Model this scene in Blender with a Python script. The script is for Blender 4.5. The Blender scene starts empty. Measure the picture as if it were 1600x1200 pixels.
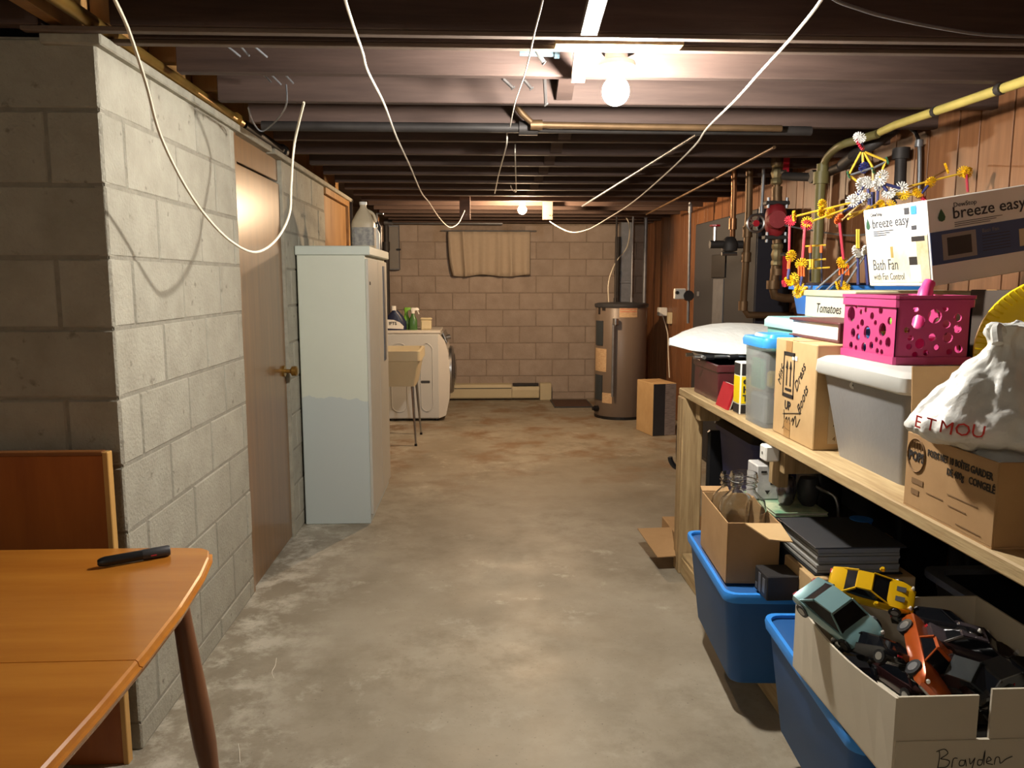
import bpy, bmesh, math, random
from mathutils import Matrix, Vector
random.seed(7)
R = math.radians
scene = bpy.context.scene
COL = scene.collection

# ------------------------------------------------------------------ camera
F = 1215.0; VPX, VPY = 746.0, 440.0; CAM_H = 1.42
pitch = -math.atan((600 - VPY) / F)
yaw = math.atan((800 - VPX) / F * math.cos(pitch))
cf = Vector((math.sin(yaw) * math.cos(pitch), math.cos(yaw) * math.cos(pitch), math.sin(pitch)))
cr = Vector((math.cos(yaw), -math.sin(yaw), 0)); cu = cr.cross(cf)
CAM = Vector((0, 0, CAM_H))
cam_d = bpy.data.cameras.new('camera'); cam = bpy.data.objects.new('camera', cam_d); COL.objects.link(cam)
cam_d.sensor_fit = 'HORIZONTAL'; cam_d.sensor_width = 36; cam_d.lens = F / 1600 * 36
cam_d.clip_start = 0.02; cam_d.clip_end = 100
cam.matrix_world = Matrix(((cr.x, cu.x, -cf.x, 0), (cr.y, cu.y, -cf.y, 0), (cr.z, cu.z, -cf.z, CAM_H), (0, 0, 0, 1)))
scene.camera = cam
scene.cycles.max_bounces = 16; scene.cycles.diffuse_bounces = 8; scene.cycles.transmission_bounces = 12

# ------------------------------------------------------------------ world, exposure
w = bpy.data.worlds.new('world'); scene.world = w; w.use_nodes = True
w.node_tree.nodes['Background'].inputs[0].default_value = (0.8, 0.85, 1, 1)
w.node_tree.nodes['Background'].inputs[1].default_value = 0.01
vs = scene.view_settings
vs.view_transform = 'Standard'; vs.look = 'None'; vs.gamma = 1; vs.use_curve_mapping = False
vs.exposure = 1.08
BULB1 = 950.0; BULB2 = 1300.0; BULB_FILL = 190.0         # emission strength of the bare bulbs; the third is added fill

# ------------------------------------------------------------------ pixel helpers (direction only; depth is always given)
def ray(px, py): return cf + cr * ((px - 800) / F) + cu * ((600 - py) / F)
def zat(px, py, z=0): d = ray(px, py); return CAM + d * ((z - CAM_H) / d.z)
def xat(px, py, x): d = ray(px, py); return CAM + d * (x / d.x)
def yat(px, py, y): d = ray(px, py); return CAM + d * (y / d.y)

# ------------------------------------------------------------------ materials
MATS = {}
def lin(c):
    return tuple(((v / 255) / 12.92 if v / 255 <= 0.04045 else ((v / 255 + 0.055) / 1.055) ** 2.4) for v in c)
def mat(name, rgb, rough=0.6, metal=0.0, noise=0.0, nscale=8.0, bump=0.0, bscale=60.0, rgb2=None, grain=None,
        rand=0.0, emit=None, estr=0.0, trans=0.0, alpha=1.0, ior=1.45, coat=0.0, detail=5.0, blotch=None):
    """rgb is sRGB 0-255.  noise mixes towards rgb2 (or darker), grain = axis stretch vector for wood."""
    if name in MATS: return MATS[name]
    m = bpy.data.materials.new(name); m.use_nodes = True
    nt = m.node_tree; N = nt.nodes; L = nt.links; b = N['Principled BSDF']
    c1 = lin(rgb); c2 = lin(rgb2) if rgb2 else tuple(v * (1 - noise) for v in c1)
    b.inputs['Roughness'].default_value = rough; b.inputs['Metallic'].default_value = metal
    b.inputs['Base Color'].default_value = (*c1, 1)
    b.inputs['IOR'].default_value = ior
    if coat: b.inputs['Coat Weight'].default_value = coat; b.inputs['Coat Roughness'].default_value = 0.12
    if trans: b.inputs['Transmission Weight'].default_value = trans
    if alpha < 1: b.inputs['Alpha'].default_value = alpha
    if emit:
        b.inputs['Emission Color'].default_value = (*lin(emit), 1); b.inputs['Emission Strength'].default_value = estr
    tc = N.new('ShaderNodeTexCoord')
    vec = tc.outputs['Object']
    if rand:
        oi = N.new('ShaderNodeObjectInfo'); ad = N.new('ShaderNodeVectorMath'); ad.operation = 'ADD'
        sc = N.new('ShaderNodeMath'); sc.operation = 'MULTIPLY'; sc.inputs[1].default_value = 37.0
        L.new(oi.outputs['Random'], sc.inputs[0]); L.new(vec, ad.inputs[0]); L.new(sc.outputs[0], ad.inputs[1]); vec = ad.outputs[0]
    if grain:
        mp = N.new('ShaderNodeMapping'); mp.inputs['Scale'].default_value = grain; L.new(vec, mp.inputs[0]); gvec = mp.outputs[0]
    else: gvec = vec
    col = None
    if noise or rgb2:
        nz = N.new('ShaderNodeTexNoise'); nz.inputs['Scale'].default_value = nscale; nz.inputs['Detail'].default_value = detail
        nz.inputs['Roughness'].default_value = 0.6
        L.new(gvec, nz.inputs['Vector'])
        rp = N.new('ShaderNodeValToRGB'); rp.color_ramp.elements[0].position = 0.3; rp.color_ramp.elements[1].position = 0.7
        rp.color_ramp.elements[0].color = (*c2, 1); rp.color_ramp.elements[1].color = (*c1, 1)
        L.new(nz.outputs[0], rp.inputs[0]); col = rp.outputs[0]
    if blotch:   # (rgb, scale, lo, hi): patches of another colour with a shape of their own
        n2 = N.new('ShaderNodeTexNoise'); n2.inputs['Scale'].default_value = blotch[1]; n2.inputs['Detail'].default_value = 6
        L.new(vec, n2.inputs['Vector'])
        r2 = N.new('ShaderNodeMapRange'); r2.inputs[1].default_value = blotch[2]; r2.inputs[2].default_value = blotch[3]
        L.new(n2.outputs[0], r2.inputs[0])
        mx = N.new('ShaderNodeMix'); mx.data_type = 'RGBA'
        L.new(r2.outputs[0], mx.inputs[0])
        if col: L.new(col, mx.inputs[6])
        else: mx.inputs[6].default_value = (*c1, 1)
        mx.inputs[7].default_value = (*lin(blotch[0]), 1); col = mx.outputs[2]
    if rand:
        hs = N.new('ShaderNodeHueSaturation')
        mr = N.new('ShaderNodeMapRange'); mr.inputs[3].default_value = 1 - rand; mr.inputs[4].default_value = 1 + rand
        L.new(oi.outputs['Random'], mr.inputs[0]); L.new(mr.outputs[0], hs.inputs['Value'])
        if col: L.new(col, hs.inputs['Color'])
        else: hs.inputs['Color'].default_value = (*c1, 1)
        col = hs.outputs[0]
    if col: L.new(col, b.inputs['Base Color'])
    if bump:
        nb = N.new('ShaderNodeTexNoise'); nb.inputs['Scale'].default_value = bscale; nb.inputs['Detail'].default_value = 8
        L.new(gvec, nb.inputs['Vector'])
        bm_ = N.new('ShaderNodeBump'); bm_.inputs['Strength'].default_value = bump; bm_.inputs['Distance'].default_value = 0.01
        L.new(nb.outputs[0], bm_.inputs['Height']); L.new(bm_.outputs[0], b.inputs['Normal'])
    MATS[name] = m
    return m

# ------------------------------------------------------------------ objects
WORLD = {}
def props(o, label=None, cat=None, group=None, kind=None):
    if label: o['label'] = label
    if cat: o['category'] = cat
    if group: o['group'] = group
    if kind: o['kind'] = kind
    return o
def thing(name, label, cat, loc=(0, 0, 0), rot=(0, 0, 0), group=None, kind=None):
    o = bpy.data.objects.new(name, None); COL.objects.link(o)
    o.empty_display_size = 0.05
    o.location = loc; o.rotation_euler = rot
    from mathutils import Euler
    WORLD[o] = Matrix.Translation(loc) @ Euler(rot).to_matrix().to_4x4()
    return props(o, label, cat, group, kind)
def root(o):
    while o.parent: o = o.parent
    return o

class MB:
    def __init__(s): s.v = []; s.f = []
    def add(s, vs_, fs, M=None):
        k = len(s.v)
        s.v += [(M @ Vector(p)) if M else Vector(p) for p in vs_]
        s.f += [[i + k for i in q] for q in fs]
        return s
    def box(s, x0, x1, y0, y1, z0, z1, M=None):
        p = [(x, y, z) for z in (z0, z1) for y in (y0, y1) for x in (x0, x1)]
        return s.add(p, [(0, 2, 3, 1), (4, 5, 7, 6), (0, 1, 5, 4), (2, 6, 7, 3), (0, 4, 6, 2), (1, 3, 7, 5)], M)
    def cbox(s, x0, x1, y0, y1, z0, z1, c=0.004, M=None):
        """box with chamfered edges"""
        bm = bmesh.new()
        bmesh.ops.create_cube(bm, size=1)
        for v in bm.verts:
            v.co = Vector(((x0 + x1) / 2 + v.co.x * (x1 - x0), (y0 + y1) / 2 + v.co.y * (y1 - y0), (z0 + z1) / 2 + v.co.z * (z1 - z0)))
        c = min(c, 0.45 * min(abs(x1 - x0), abs(y1 - y0), abs(z1 - z0)))
        bmesh.ops.bevel(bm, geom=list(bm.edges), offset=c, segments=1, affect='EDGES')
        bm.verts.index_update()
        s.add([tuple(v.co) for v in bm.verts], [[v.index for v in f.verts] for f in bm.faces], M); bm.free(); return s
    def loft(s, rings, cap=True, M=None, closed=False):
        n = len(rings[0]); k = len(rings); vs_ = [p for r_ in rings for p in r_]; fs = []
        for i in range(k - 1 + (1 if closed else 0)):
            a, b = i * n, ((i + 1) % k) * n
            for j in range(n): fs.append((a + j, a + (j + 1) % n, b + (j + 1) % n, b + j))
        if cap and not closed: fs.append(tuple(range(n))[::-1]); fs.append(tuple(range((k - 1) * n, k * n)))
        return s.add(vs_, fs, M)
    def tube(s, pts, r, n=8, M=None, cap=True):
        pts = [Vector(p) for p in pts]; rings = []; prev = None
        for i, p in enumerate(pts):
            t = (pts[min(i + 1, len(pts) - 1)] - pts[max(i - 1, 0)]).normalized()
            if prev is None:
                a = Vector((0, 0, 1)) if abs(t.z) < 0.9 else Vector((1, 0, 0)); nrm = t.cross(a).normalized()
            else: nrm = (prev - t * prev.dot(t)).normalized()
            prev = nrm; bn = t.cross(nrm); rr = r[i] if isinstance(r, (list, tuple)) else r
            rings.append([p + nrm * (rr * math.cos(2 * math.pi * j / n)) + bn * (rr * math.sin(2 * math.pi * j / n)) for j in range(n)])
        return s.loft(rings, cap, M)
    def lathe(s, prof, c=(0, 0, 0), n=20, M=None, cap=True):
        """prof: list of (radius, z)"""
        rings = [[(c[0] + r_ * math.cos(2 * math.pi * j / n), c[1] + r_ * math.sin(2 * math.pi * j / n), c[2] + z) for j in range(n)] for r_, z in prof]
        return s.loft(rings, cap, M)
    def prism(s, poly, z0, z1, M=None):
        return s.loft([[(x, y, z0) for x, y in poly], [(x, y, z1) for x, y in poly]], True, M)
    def quad(s, a, b, c, d, t=0.002):
        """thin plate through four points with thickness t"""
        a, b, c, d = [Vector(p) for p in (a, b, c, d)]
        n = (b - a).cross(d - a).normalized() * t
        return s.loft([[a, b, c, d], [a + n, b + n, c + n, d + n]])
    def build(s, name, m, parent=None, smooth=False, world=True, **kw):
        v = s.v
        me = bpy.data.meshes.new(name); o = bpy.data.objects.new(name, me); COL.objects.link(o)
        if parent is not None:
            o.parent = parent
            if world:
                rt = root(parent)
                if rt in WORLD: iv = WORLD[rt].inverted(); v = [iv @ p for p in v]
        else:
            lo = [min(p[i] for p in v) for i in range(3)]; hi = [max(p[i] for p in v) for i in range(3)]
            o.location = ((lo[0] + hi[0]) / 2, (lo[1] + hi[1]) / 2, lo[2]); off = Vector(o.location); v = [p - off for p in v]
            WORLD[o] = Matrix.Translation(off)
        me.from_pydata([tuple(p) for p in v], [], s.f); me.validate()
        bm = bmesh.new(); bm.from_mesh(me); bmesh.ops.recalc_face_normals(bm, faces=bm.faces); bm.to_mesh(me); bm.free()
        if smooth:
            for p in me.polygons: p.use_smooth = True
            try: me.set_sharp_from_angle(angle=R(smooth if smooth is not True else 40))
            except Exception: pass
        me.materials.append(m)
        if kw: props(o, kw.get('label'), kw.get('cat'), kw.get('group'), kw.get('kind'))
        return o

def ring(cx, cy, z, rx, ry, n=16, e=2.0, rot=0.0):
    out = []
    for j in range(n):
        a = 2 * math.pi * j / n; c, s_ = math.cos(a), math.sin(a)
        x = math.copysign(abs(c) ** (2 / e), c) * rx; y = math.copysign(abs(s_) ** (2 / e), s_) * ry
        out.append((cx + x * math.cos(rot) - y * math.sin(rot), cy + x * math.sin(rot) + y * math.cos(rot), z))
    return out
def rrect(x0, x1, y0, y1, z, r=0.02, k=3):
    out = []
    for cx, cy, a0 in ((x1 - r, y1 - r, 0), (x0 + r, y1 - r, 90), (x0 + r, y0 + r, 180), (x1 - r, y0 + r, 270)):
        for i in range(k + 1):
            a = R(a0 + 90 * i / k); out.append((cx + r * math.cos(a), cy + r * math.sin(a), z))
    return out
def spline(pts, k=6):
    pts = [Vector(p) for p in pts]; out = []
    for i in range(len(pts) - 1):
        p0 = pts[max(i - 1, 0)]; p1 = pts[i]; p2 = pts[i + 1]; p3 = pts[min(i + 2, len(pts) - 1)]
        for j in range(k):
            t = j / k
            out.append(0.5 * ((2 * p1) + (p2 - p0) * t + (2 * p0 - 5 * p1 + 4 * p2 - p3) * t * t + (3 * p1 - p0 - 3 * p2 + p3) * t ** 3))
    out.append(pts[-1]); return out
def face(origin, right, up):
    r_ = Vector(right).normalized(); u_ = Vector(up); u_ = (u_ - r_ * u_.dot(r_)).normalized(); n = r_.cross(u_)
    o = Vector(origin) + n * 0.0012
    return Matrix(((r_.x, u_.x, n.x, o.x), (r_.y, u_.y, n.y, o.y), (r_.z, u_.z, n.z, o.z), (0, 0, 0, 1)))
def text(parent, s, size, M, m, name='lettering', shear=0.0, align='LEFT', width=1.0, bold=0.0):
    cu_ = bpy.data.curves.new('t', 'FONT'); cu_.body = s; cu_.size = size; cu_.shear = shear; cu_.align_x = align
    cu_.extrude = 0.0004; cu_.resolution_u = 2; cu_.offset = bold
    to = bpy.data.objects.new('t', cu_); COL.objects.link(to)
    bpy.context.view_layer.update()
    me = bpy.data.meshes.new_from_object(to.evaluated_get(bpy.context.evaluated_depsgraph_get()))
    bpy.data.objects.remove(to); bpy.data.curves.remove(cu_)
    rt = root(parent)
    MM = WORLD[rt].inverted() @ M @ Matrix.Diagonal((width, 1, 1, 1))
    me.transform(MM); me.materials.clear(); me.materials.append(m); me.name = name
    o = bpy.data.objects.new(name, me); COL.objects.link(o); o.parent = parent
    return o
def strokes(parent, lines, M, m, wd=0.0012, name='handwriting'):
    """hand-drawn pen lines on a face: lists of 2D points in face coordinates (metres)"""
    mb = MB()
    for ln in lines:
        p = spline([(x, y, 0) for x, y in ln], 4); mb.tube(p, wd, 4, M)
    return mb.build(name, m, parent)
def patch(mb, M, x0, x1, y0, y1, t=0.0006): return mb.box(x0, x1, y0, y1, -0.0005, t, M)
# ================================================================== MATERIALS
def floor_material():
    m = bpy.data.materials.new('concrete_floor'); m.use_nodes = True; nt = m.node_tree; N = nt.nodes; L = nt.links; b = N['Principled BSDF']
    ge = N.new('ShaderNodeNewGeometry'); pos = ge.outputs['Position']
    def noise(scale, detail=8, rough=0.6, off=0):
        mp = N.new('ShaderNodeMapping'); mp.inputs['Location'].default_value = (off, off * 0.7, 0); L.new(pos, mp.inputs[0])
        n = N.new('ShaderNodeTexNoise'); n.inputs['Scale'].default_value = scale; n.inputs['Detail'].default_value = detail; n.inputs['Roughness'].default_value = rough
        n.inputs['Distortion'].default_value = 0.12
        L.new(mp.outputs[0], n.inputs['Vector']); return n.outputs[0]
    def rng(v, lo, hi, a=0.0, c=1.0):
        r = N.new('ShaderNodeMapRange'); r.inputs[1].default_value = lo; r.inputs[2].default_value = hi; r.inputs[3].default_value = a; r.inputs[4].default_value = c; L.new(v, r.inputs[0]); return r.outputs[0]
    def mix(f, a, c):
        x = N.new('ShaderNodeMix'); x.data_type = 'RGBA'; L.new(f, x.inputs[0])
        for i, v in ((6, a), (7, c)):
            if isinstance(v, tuple): x.inputs[i].default_value = (*lin(v), 1)
            else: L.new(v, x.inputs[i])
        return x.outputs[2]
    def mul(a, c):
        x = N.new('ShaderNodeMath'); x.operation = 'MULTIPLY'; L.new(a, x.inputs[0]); L.new(c, x.inputs[1]); return x.outputs[0]
    sp = N.new('ShaderNodeSeparateXYZ'); L.new(pos, sp.inputs[0])
    c = mix(rng(noise(1.3, 10), 0.35, 0.68), (136, 126, 108), (164, 155, 137))
    c = mix(mul(rng(noise(6, 12, 0.7, 3), 0.44, 0.72), rng(noise(0.9, 3, 0.5, 9), 0.4, 0.6)), c, (118, 108, 90))
    c = mix(mul(rng(noise(4.5, 12, 0.72, 17), 0.56, 0.7), rng(noise(0.8, 4, 0.5, 5), 0.42, 0.6)), c, (190, 183, 166))
    c = mix(mul(rng(noise(2.2, 8, 0.65, 31), 0.5, 0.62), rng(sp.outputs['Y'], 4.6, 6.4)), c, (128, 104, 78))         # brown staining deeper in, with the far bulb's warm cast painted in
    c = mix(mul(rng(noise(5, 10, 0.7, 41), 0.47, 0.6), rng(sp.outputs['X'], -0.55, -0.95)), c, (198, 192, 176))       # efflorescence along the block wall
    c = mix(rng(noise(90, 3, 0.5, 2), 0.66, 0.76), c, (104, 95, 80))
    L.new(c, b.inputs['Base Color'])
    L.new(rng(noise(3, 8, 0.6, 11), 0.35, 0.7, 0.46, 0.7), b.inputs['Roughness'])
    bp = N.new('ShaderNodeBump'); bp.inputs['Strength'].default_value = 0.1; bp.inputs['Distance'].default_value = 0.01
    L.new(noise(28, 10, 0.7, 4), bp.inputs['Height']); L.new(bp.outputs[0], b.inputs['Normal'])
    return m
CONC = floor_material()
BLOCK = mat('painted_block', (166, 162, 147), 0.85, rgb2=(150, 145, 130), nscale=9, bump=0.55, bscale=90, rand=0.05, blotch=((122, 117, 104), 22, 0.66, 0.74))
BLOCKF = mat('far_block', (168, 152, 138), 0.9, rgb2=(150, 134, 120), nscale=6, bump=0.4, bscale=70, rand=0.05)
MORTAR = mat('mortar', (146, 141, 127), 0.95, noise=0.25, nscale=25, bump=0.4, bscale=80)
MORTARF = mat('mortar_far', (146, 130, 116), 0.95, noise=0.25, nscale=25)
PLANK = mat('panel_wood', (138, 94, 62), 0.42, rgb2=(114, 74, 47), nscale=5, grain=(6, 6, 0.5), rand=0.12, bump=0.05, bscale=20)
GROOVE = mat('panel_groove', (40, 24, 16), 0.8, noise=0.3)
JOIST = mat('joist_wood', (86, 68, 60), 0.75, rgb2=(64, 49, 43), nscale=4, grain=(0.5, 6, 6), rand=0.15, bump=0.1, bscale=15)
JOISTL = mat('joist_edge', (112, 94, 80), 0.75, rgb2=(88, 72, 60), nscale=4, grain=(0.5, 6, 6), rand=0.1)
SUBF = mat('subfloor', (84, 68, 58), 0.85, rgb2=(60, 46, 40), nscale=3, grain=(0.4, 5, 5))
LUMBER = mat('lumber', (196, 172, 128), 0.7, rgb2=(158, 130, 88), nscale=7, grain=(8, 0.6, 8), bump=0.15, bscale=30, rand=0.06, blotch=((120, 96, 62), 9, 0.66, 0.76))
LUMBERV = mat('lumber_post', (176, 150, 108), 0.75, rgb2=(136, 110, 74), nscale=7, grain=(8, 8, 0.6), bump=0.15, bscale=30, rand=0.06)
DOORW = mat('door_wood', (134, 96, 56), 0.28, rgb2=(108, 76, 44), nscale=4, grain=(5, 5, 0.35), coat=0.3)
PLY = mat('plywood', (176, 136, 84), 0.45, rgb2=(140, 100, 56), nscale=3, grain=(3, 3, 0.5))
GREYP = mat('grey_ledge', (170, 165, 148), 0.85, noise=0.35, nscale=12, bump=0.3)
BRASS = mat('brass_pipe', (168, 132, 66), 0.35, 0.8, noise=0.35, nscale=9)
COPPER = mat('copper_pipe', (158, 112, 76), 0.38, 0.85, noise=0.35, nscale=10)
COPDARK = mat('dull_copper_pipe', (120, 94, 66), 0.5, 0.6, noise=0.4, nscale=8)
IRON = mat('dark_iron', (62, 58, 56), 0.6, 0.4, noise=0.4, nscale=10)
STEEL = mat('steel', (176, 176, 176), 0.3, 0.95, noise=0.2, nscale=14)
GALV = mat('galvanised', (132, 134, 138), 0.45, 0.6, noise=0.25, nscale=16)
WHITE = mat('white_plastic', (226, 224, 216), 0.45, noise=0.05)
CREAM = mat('cream_plastic', (206, 192, 156), 0.5, noise=0.1, nscale=5)
WIRE = mat('white_cord', (222, 212, 190), 0.5, noise=0.08)
STRING = mat('string', (226, 220, 206), 0.8, noise=0.1)
BLACK = mat('black_plastic', (24, 24, 26), 0.4, noise=0.2)
CHAR = mat('charcoal', (58, 58, 60), 0.5, noise=0.2)
CARD = mat('cardboard', (176, 140, 96), 0.8, rgb2=(160, 124, 82), nscale=6, bump=0.04, bscale=40)
CARDL = mat('light_cardboard', (196, 164, 118), 0.8, rgb2=(180, 148, 102), nscale=6, bump=0.04, bscale=40)
CARDIN = mat('cardboard_inside', (150, 116, 76), 0.85, noise=0.15)
WCARD = mat('white_cardboard', (206, 196, 176), 0.75, noise=0.08, nscale=4)
INK = mat('black_ink', (34, 28, 24), 0.8, noise=0.1)
INKF = mat('faded_ink', (126, 96, 62), 0.85, noise=0.1)
RED = mat('red_paint', (176, 30, 44), 0.4, noise=0.15)
REDINK = mat('red_ink', (206, 52, 44), 0.6, noise=0.1)
YEL = mat('yellow_plastic', (236, 206, 20), 0.35, noise=0.06)
GASY = mat('yellow_gas_pipe', (188, 170, 92), 0.45, noise=0.2, nscale=12)
TAPE = mat('brown_tape', (166, 128, 80), 0.3, noise=0.05)
PAPER = mat('paper', (226, 220, 206), 0.8, noise=0.12, nscale=40, grain=(1, 1, 30))
GLASS = mat('clear_glass', (250, 252, 252), 0.03, trans=1.0, ior=1.45)

# ================================================================== SETTING
XL, XR, YC, YF = -1.03, 2.04, 2.258, 9.35
ZT = 2.075            # top of the block walls
ZJ = 2.09             # underside of the joists
def struct(mb, name, m, parent=None, smooth=False):
    o = mb.build(name, m, parent, smooth)
    if parent is None: o['kind'] = 'structure'
    return o
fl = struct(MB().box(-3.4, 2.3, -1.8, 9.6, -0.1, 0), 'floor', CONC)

BMESH = {}
def block_mesh(L, H, axis, m):
    key = (round(L, 3), round(H, 3), axis, m.name)
    if key in BMESH: return BMESH[key]
    mb = MB(); c = 0.005; d = 0.03
    # rounded-edge face: back rectangle, front rectangle inset by c
    p = [(-L / 2, d, -H / 2), (L / 2, d, -H / 2), (L / 2, d, H / 2), (-L / 2, d, H / 2),
         (-L / 2, c, -H / 2), (L / 2, c, -H / 2), (L / 2, c, H / 2), (-L / 2, c, H / 2),
         (-L / 2 + c, 0, -H / 2 + c), (L / 2 - c, 0, -H / 2 + c), (L / 2 - c, 0, H / 2 - c), (-L / 2 + c, 0, H / 2 - c)]
    f = [(8, 9, 10, 11), (4, 5, 9, 8), (5, 6, 10, 9), (6, 7, 11, 10), (7, 4, 8, 11), (0, 1, 5, 4), (1, 2, 6, 5), (2, 3, 7, 6), (3, 0, 4, 7), (3, 2, 1, 0)]
    M = Matrix.Identity(4) if axis == 'y' else Matrix.Rotation(R(90), 4, 'Z')
    me = bpy.data.meshes.new('block'); me.from_pydata([tuple(M @ Vector(q)) for q in p], [], f); me.materials.append(m)
    BMESH[key] = me; return me
def lay_blocks(parent, axis, a0, a1, fixed, zlist, off, m, skip=(), pitch_=0.4, gap=0.008):
    """courses of blocks on a wall; axis 'y' = face towards -y (runs in x), 'x' = face towards +x (runs in y)"""
    inv = WORLD[parent].inverted()
    for k in range(len(zlist) - 1):
        z0, z1 = zlist[k], zlist[k + 1]
        x = a0; joints = [a0]
        j = a0 + off[k % 2]
        while j < a1 - 0.03: joints.append(j); j += pitch_
        joints.append(a1)
        for s0, s1 in zip(joints[:-1], joints[1:]):
            parts = [(s0, s1)]
            for (k0, k1, zz0, zz1) in skip:
                np_ = []
                for (u0, u1) in parts:
                    if z1 > zz0 + 0.05 and z0 < zz1 - 0.05 and u1 > k0 and u0 < k1:
                        if u0 < k0: np_.append((u0, k0))
                        if u1 > k1: np_.append((k1, u1))
                    else: np_.append((u0, u1))
                parts = np_
            for u0, u1 in parts:
                if u1 - u0 < 0.04: continue
                me = block_mesh(u1 - u0 - gap, z1 - z0 - gap, axis, m)
                o = bpy.data.objects.new('block', me); COL.objects.link(o); o.parent = parent
                jig = random.uniform(-0.0018, 0.0018)
                if axis == 'y': p = Vector(((u0 + u1) / 2, fixed + jig, (z0 + z1) / 2))
                else: p = Vector((fixed + jig, (u0 + u1) / 2, (z0 + z1) / 2))
                o.location = inv @ p

ZC = [0.0] + [0.087 + 0.2 * k for k in range(10)] + [ZT]
D0, D1 = 3.47, 4.285         # doorway in the left wall
E0, E1 = 5.42, 6.40          # second doorway, behind the metal cabinet
# left wall: mortar core with door openings
core = MB()
core.box(XL - 0.2, XL - 0.0035, YC + 0.006, D0, 0, ZT).box(XL - 0.2, XL - 0.0035, D1, E0, 0, ZT).box(XL - 0.2, XL - 0.0035, E1, 6.47, 0, ZT)
core.box(XL - 0.2, XL - 0.1, D0, D1, 0, ZT).box(XL - 0.2, XL - 0.1, E0, E1, 0, ZT)
wl = struct(core, 'wall_left', MORTAR)
lay_blocks(wl, 'x', YC - 0.002, 6.47, XL, ZC, (0.35, 0.14), BLOCK, skip=((D0, D1, -1, 9), (E0, E1, -1, 9)))
we = struct(MB().box(-3.4, XL - 0.008, YC + 0.0035, YC + 0.2, 0, ZT), 'wall_left_end', MORTAR)
lay_blocks(we, 'y', -3.4, XL + 0.002, YC, ZC, (0.02, 0.22), BLOCK)
# far wall
WX0, WX1, WZ0, WZ1 = -0.30, 0.56, 1.50, 2.0
core = MB().box(-2.6, WX0, YF + 0.0035, YF + 0.2, 0, 2.3).box(WX1, 2.3, YF + 0.0035, YF + 0.2, 0, 2.3)
core.box(WX0, WX1, YF + 0.0035, YF + 0.2, 0, WZ0).box(WX0, WX1, YF + 0.0035, YF + 0.2, WZ1, 2.3)
wf = struct(core, 'wall_far', MORTARF)
lay_blocks(wf, 'y', -2.4, XR, YF, [0, 0.085] + [0.085 + 0.2 * k for k in range(1, 11)], (0.1, 0.3), BLOCKF, skip=((WX0, WX1, WZ0, WZ1),))
struct(MB().box(-2.6, -2.4, 6.3, YF + 0.1, 0, 2.3), 'wall_alcove', BLOCKF)
struct(MB().box(-2.4, XL - 0.2, 6.3, 6.47, 0, 2.3), 'wall_alcove_return', BLOCKF)
struct(MB().box(-3.4, 2.3, -1.8, -1.6, 0, 2.3), 'wall_near', WCARD)
struct(MB().box(-3.5, -3.3, -1.7, YC + 0.1, 0, 2.3), 'wall_far_left', WCARD)
# right wall: tongued panelling, each board its own piece
wr = struct(MB().box(XR + 0.004, XR + 0.15, -1.7, YF + 0.2, 0, 2.3), 'wall_right', GROOVE)
PM = {}
y = -1.6
widths = [0.23, 0.18, 0.1, 0.2, 0.14, 0.22, 0.11, 0.17]
k = 0
while y < YF - 0.02:
    wd = min(widths[k % 8], YF - y); k += 1
    key = round(wd, 3)
    if key not in PM:
        mb = MB().cbox(0, 0.014, -wd / 2 + 0.0045, wd / 2 - 0.0045, 0, 2.26, 0.0008)
        o = mb.build('plank', PLANK, wr, world=False); PM[key] = o.data
    else:
        o = bpy.data.objects.new('plank', PM[key]); COL.objects.link(o); o.parent = wr
    o.location = WORLD[wr].inverted() @ Vector((XR - 0.008, y + wd / 2, 0.01))
    y += wd

# ceiling: subfloor, joists across the room
ce = struct(MB().box(-3.4, 2.3, -1.8, 9.6, 2.29, 2.34), 'ceiling', SUBF)
inv = WORLD[ce].inverted()
jm = None
JY = [-1.4 + 0.4 * i for i in range(8)] + [1.8, 2.2, 2.31, 2.66] + [3.06 + 0.4 * i for i in range(16)]
for yj in JY:
    if jm is None:
        o = MB().cbox(-0.965, 2.28, 0, 0.04, 0, 0.2, 0.003).build('joist', JOIST, ce, world=False); jm = o.data
    else:
        o = bpy.data.objects.new('joist', jm); COL.objects.link(o); o.parent = ce
    o.location = inv @ Vector((0, yj, ZJ))
jm2 = None
for yj in [-1.4 + 0.4 * i for i in range(10)]:
    if jm2 is None: o = MB().cbox(-3.38, -1.15, 0, 0.04, 0, 0.2, 0.003).build('joist', JOIST, ce, world=False); jm2 = o.data
    else:
        o = bpy.data.objects.new('joist', jm2); COL.objects.link(o); o.parent = ce
    o.location = inv @ Vector((0, yj, ZJ))
MB().cbox(-1.14, -1.10, -1.6, 6.4, ZJ + 0.01, 2.288, 0.003).build('header_board', PLY, ce)
# thin nailing strips under the doubled joist and bridging between joists
MB().cbox(-1.2, 2.0, 2.205, 2.235, ZJ - 0.012, ZJ, 0.002).build('nailing_strip', JOISTL, ce)
MB().cbox(-1.2, 2.0, 2.315, 2.345, ZJ - 0.012, ZJ, 0.002).build('nailing_strip', JOISTL, ce)
MB().cbox(0.22, 0.58, 2.25, 2.30, ZJ - 0.016, ZJ - 0.002, 0.002).build('nailing_strip', LUMBER, ce)
def brace(a, b, wd, m, name='bridging'):
    a, b = Vector(a), Vector(b); d = (b - a).normalized(); s_ = Vector((1, 0, 0)); n = d.cross(s_).normalized() * 0.012; s_ = s_ * wd
    mb = MB().loft([[a - s_ - n, a + s_ - n, a + s_ + n, a - s_ + n], [b - s_ - n, b + s_ - n, b + s_ + n, b - s_ + n]])
    return mb.build(name, m, ce)
brace(yat(938, -20, 1.88), yat(920, 48, 2.18), 0.022, JOISTL)
brace(yat(910, 66, 2.37), yat(903, 124, 2.64), 0.022, JOISTL)
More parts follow.
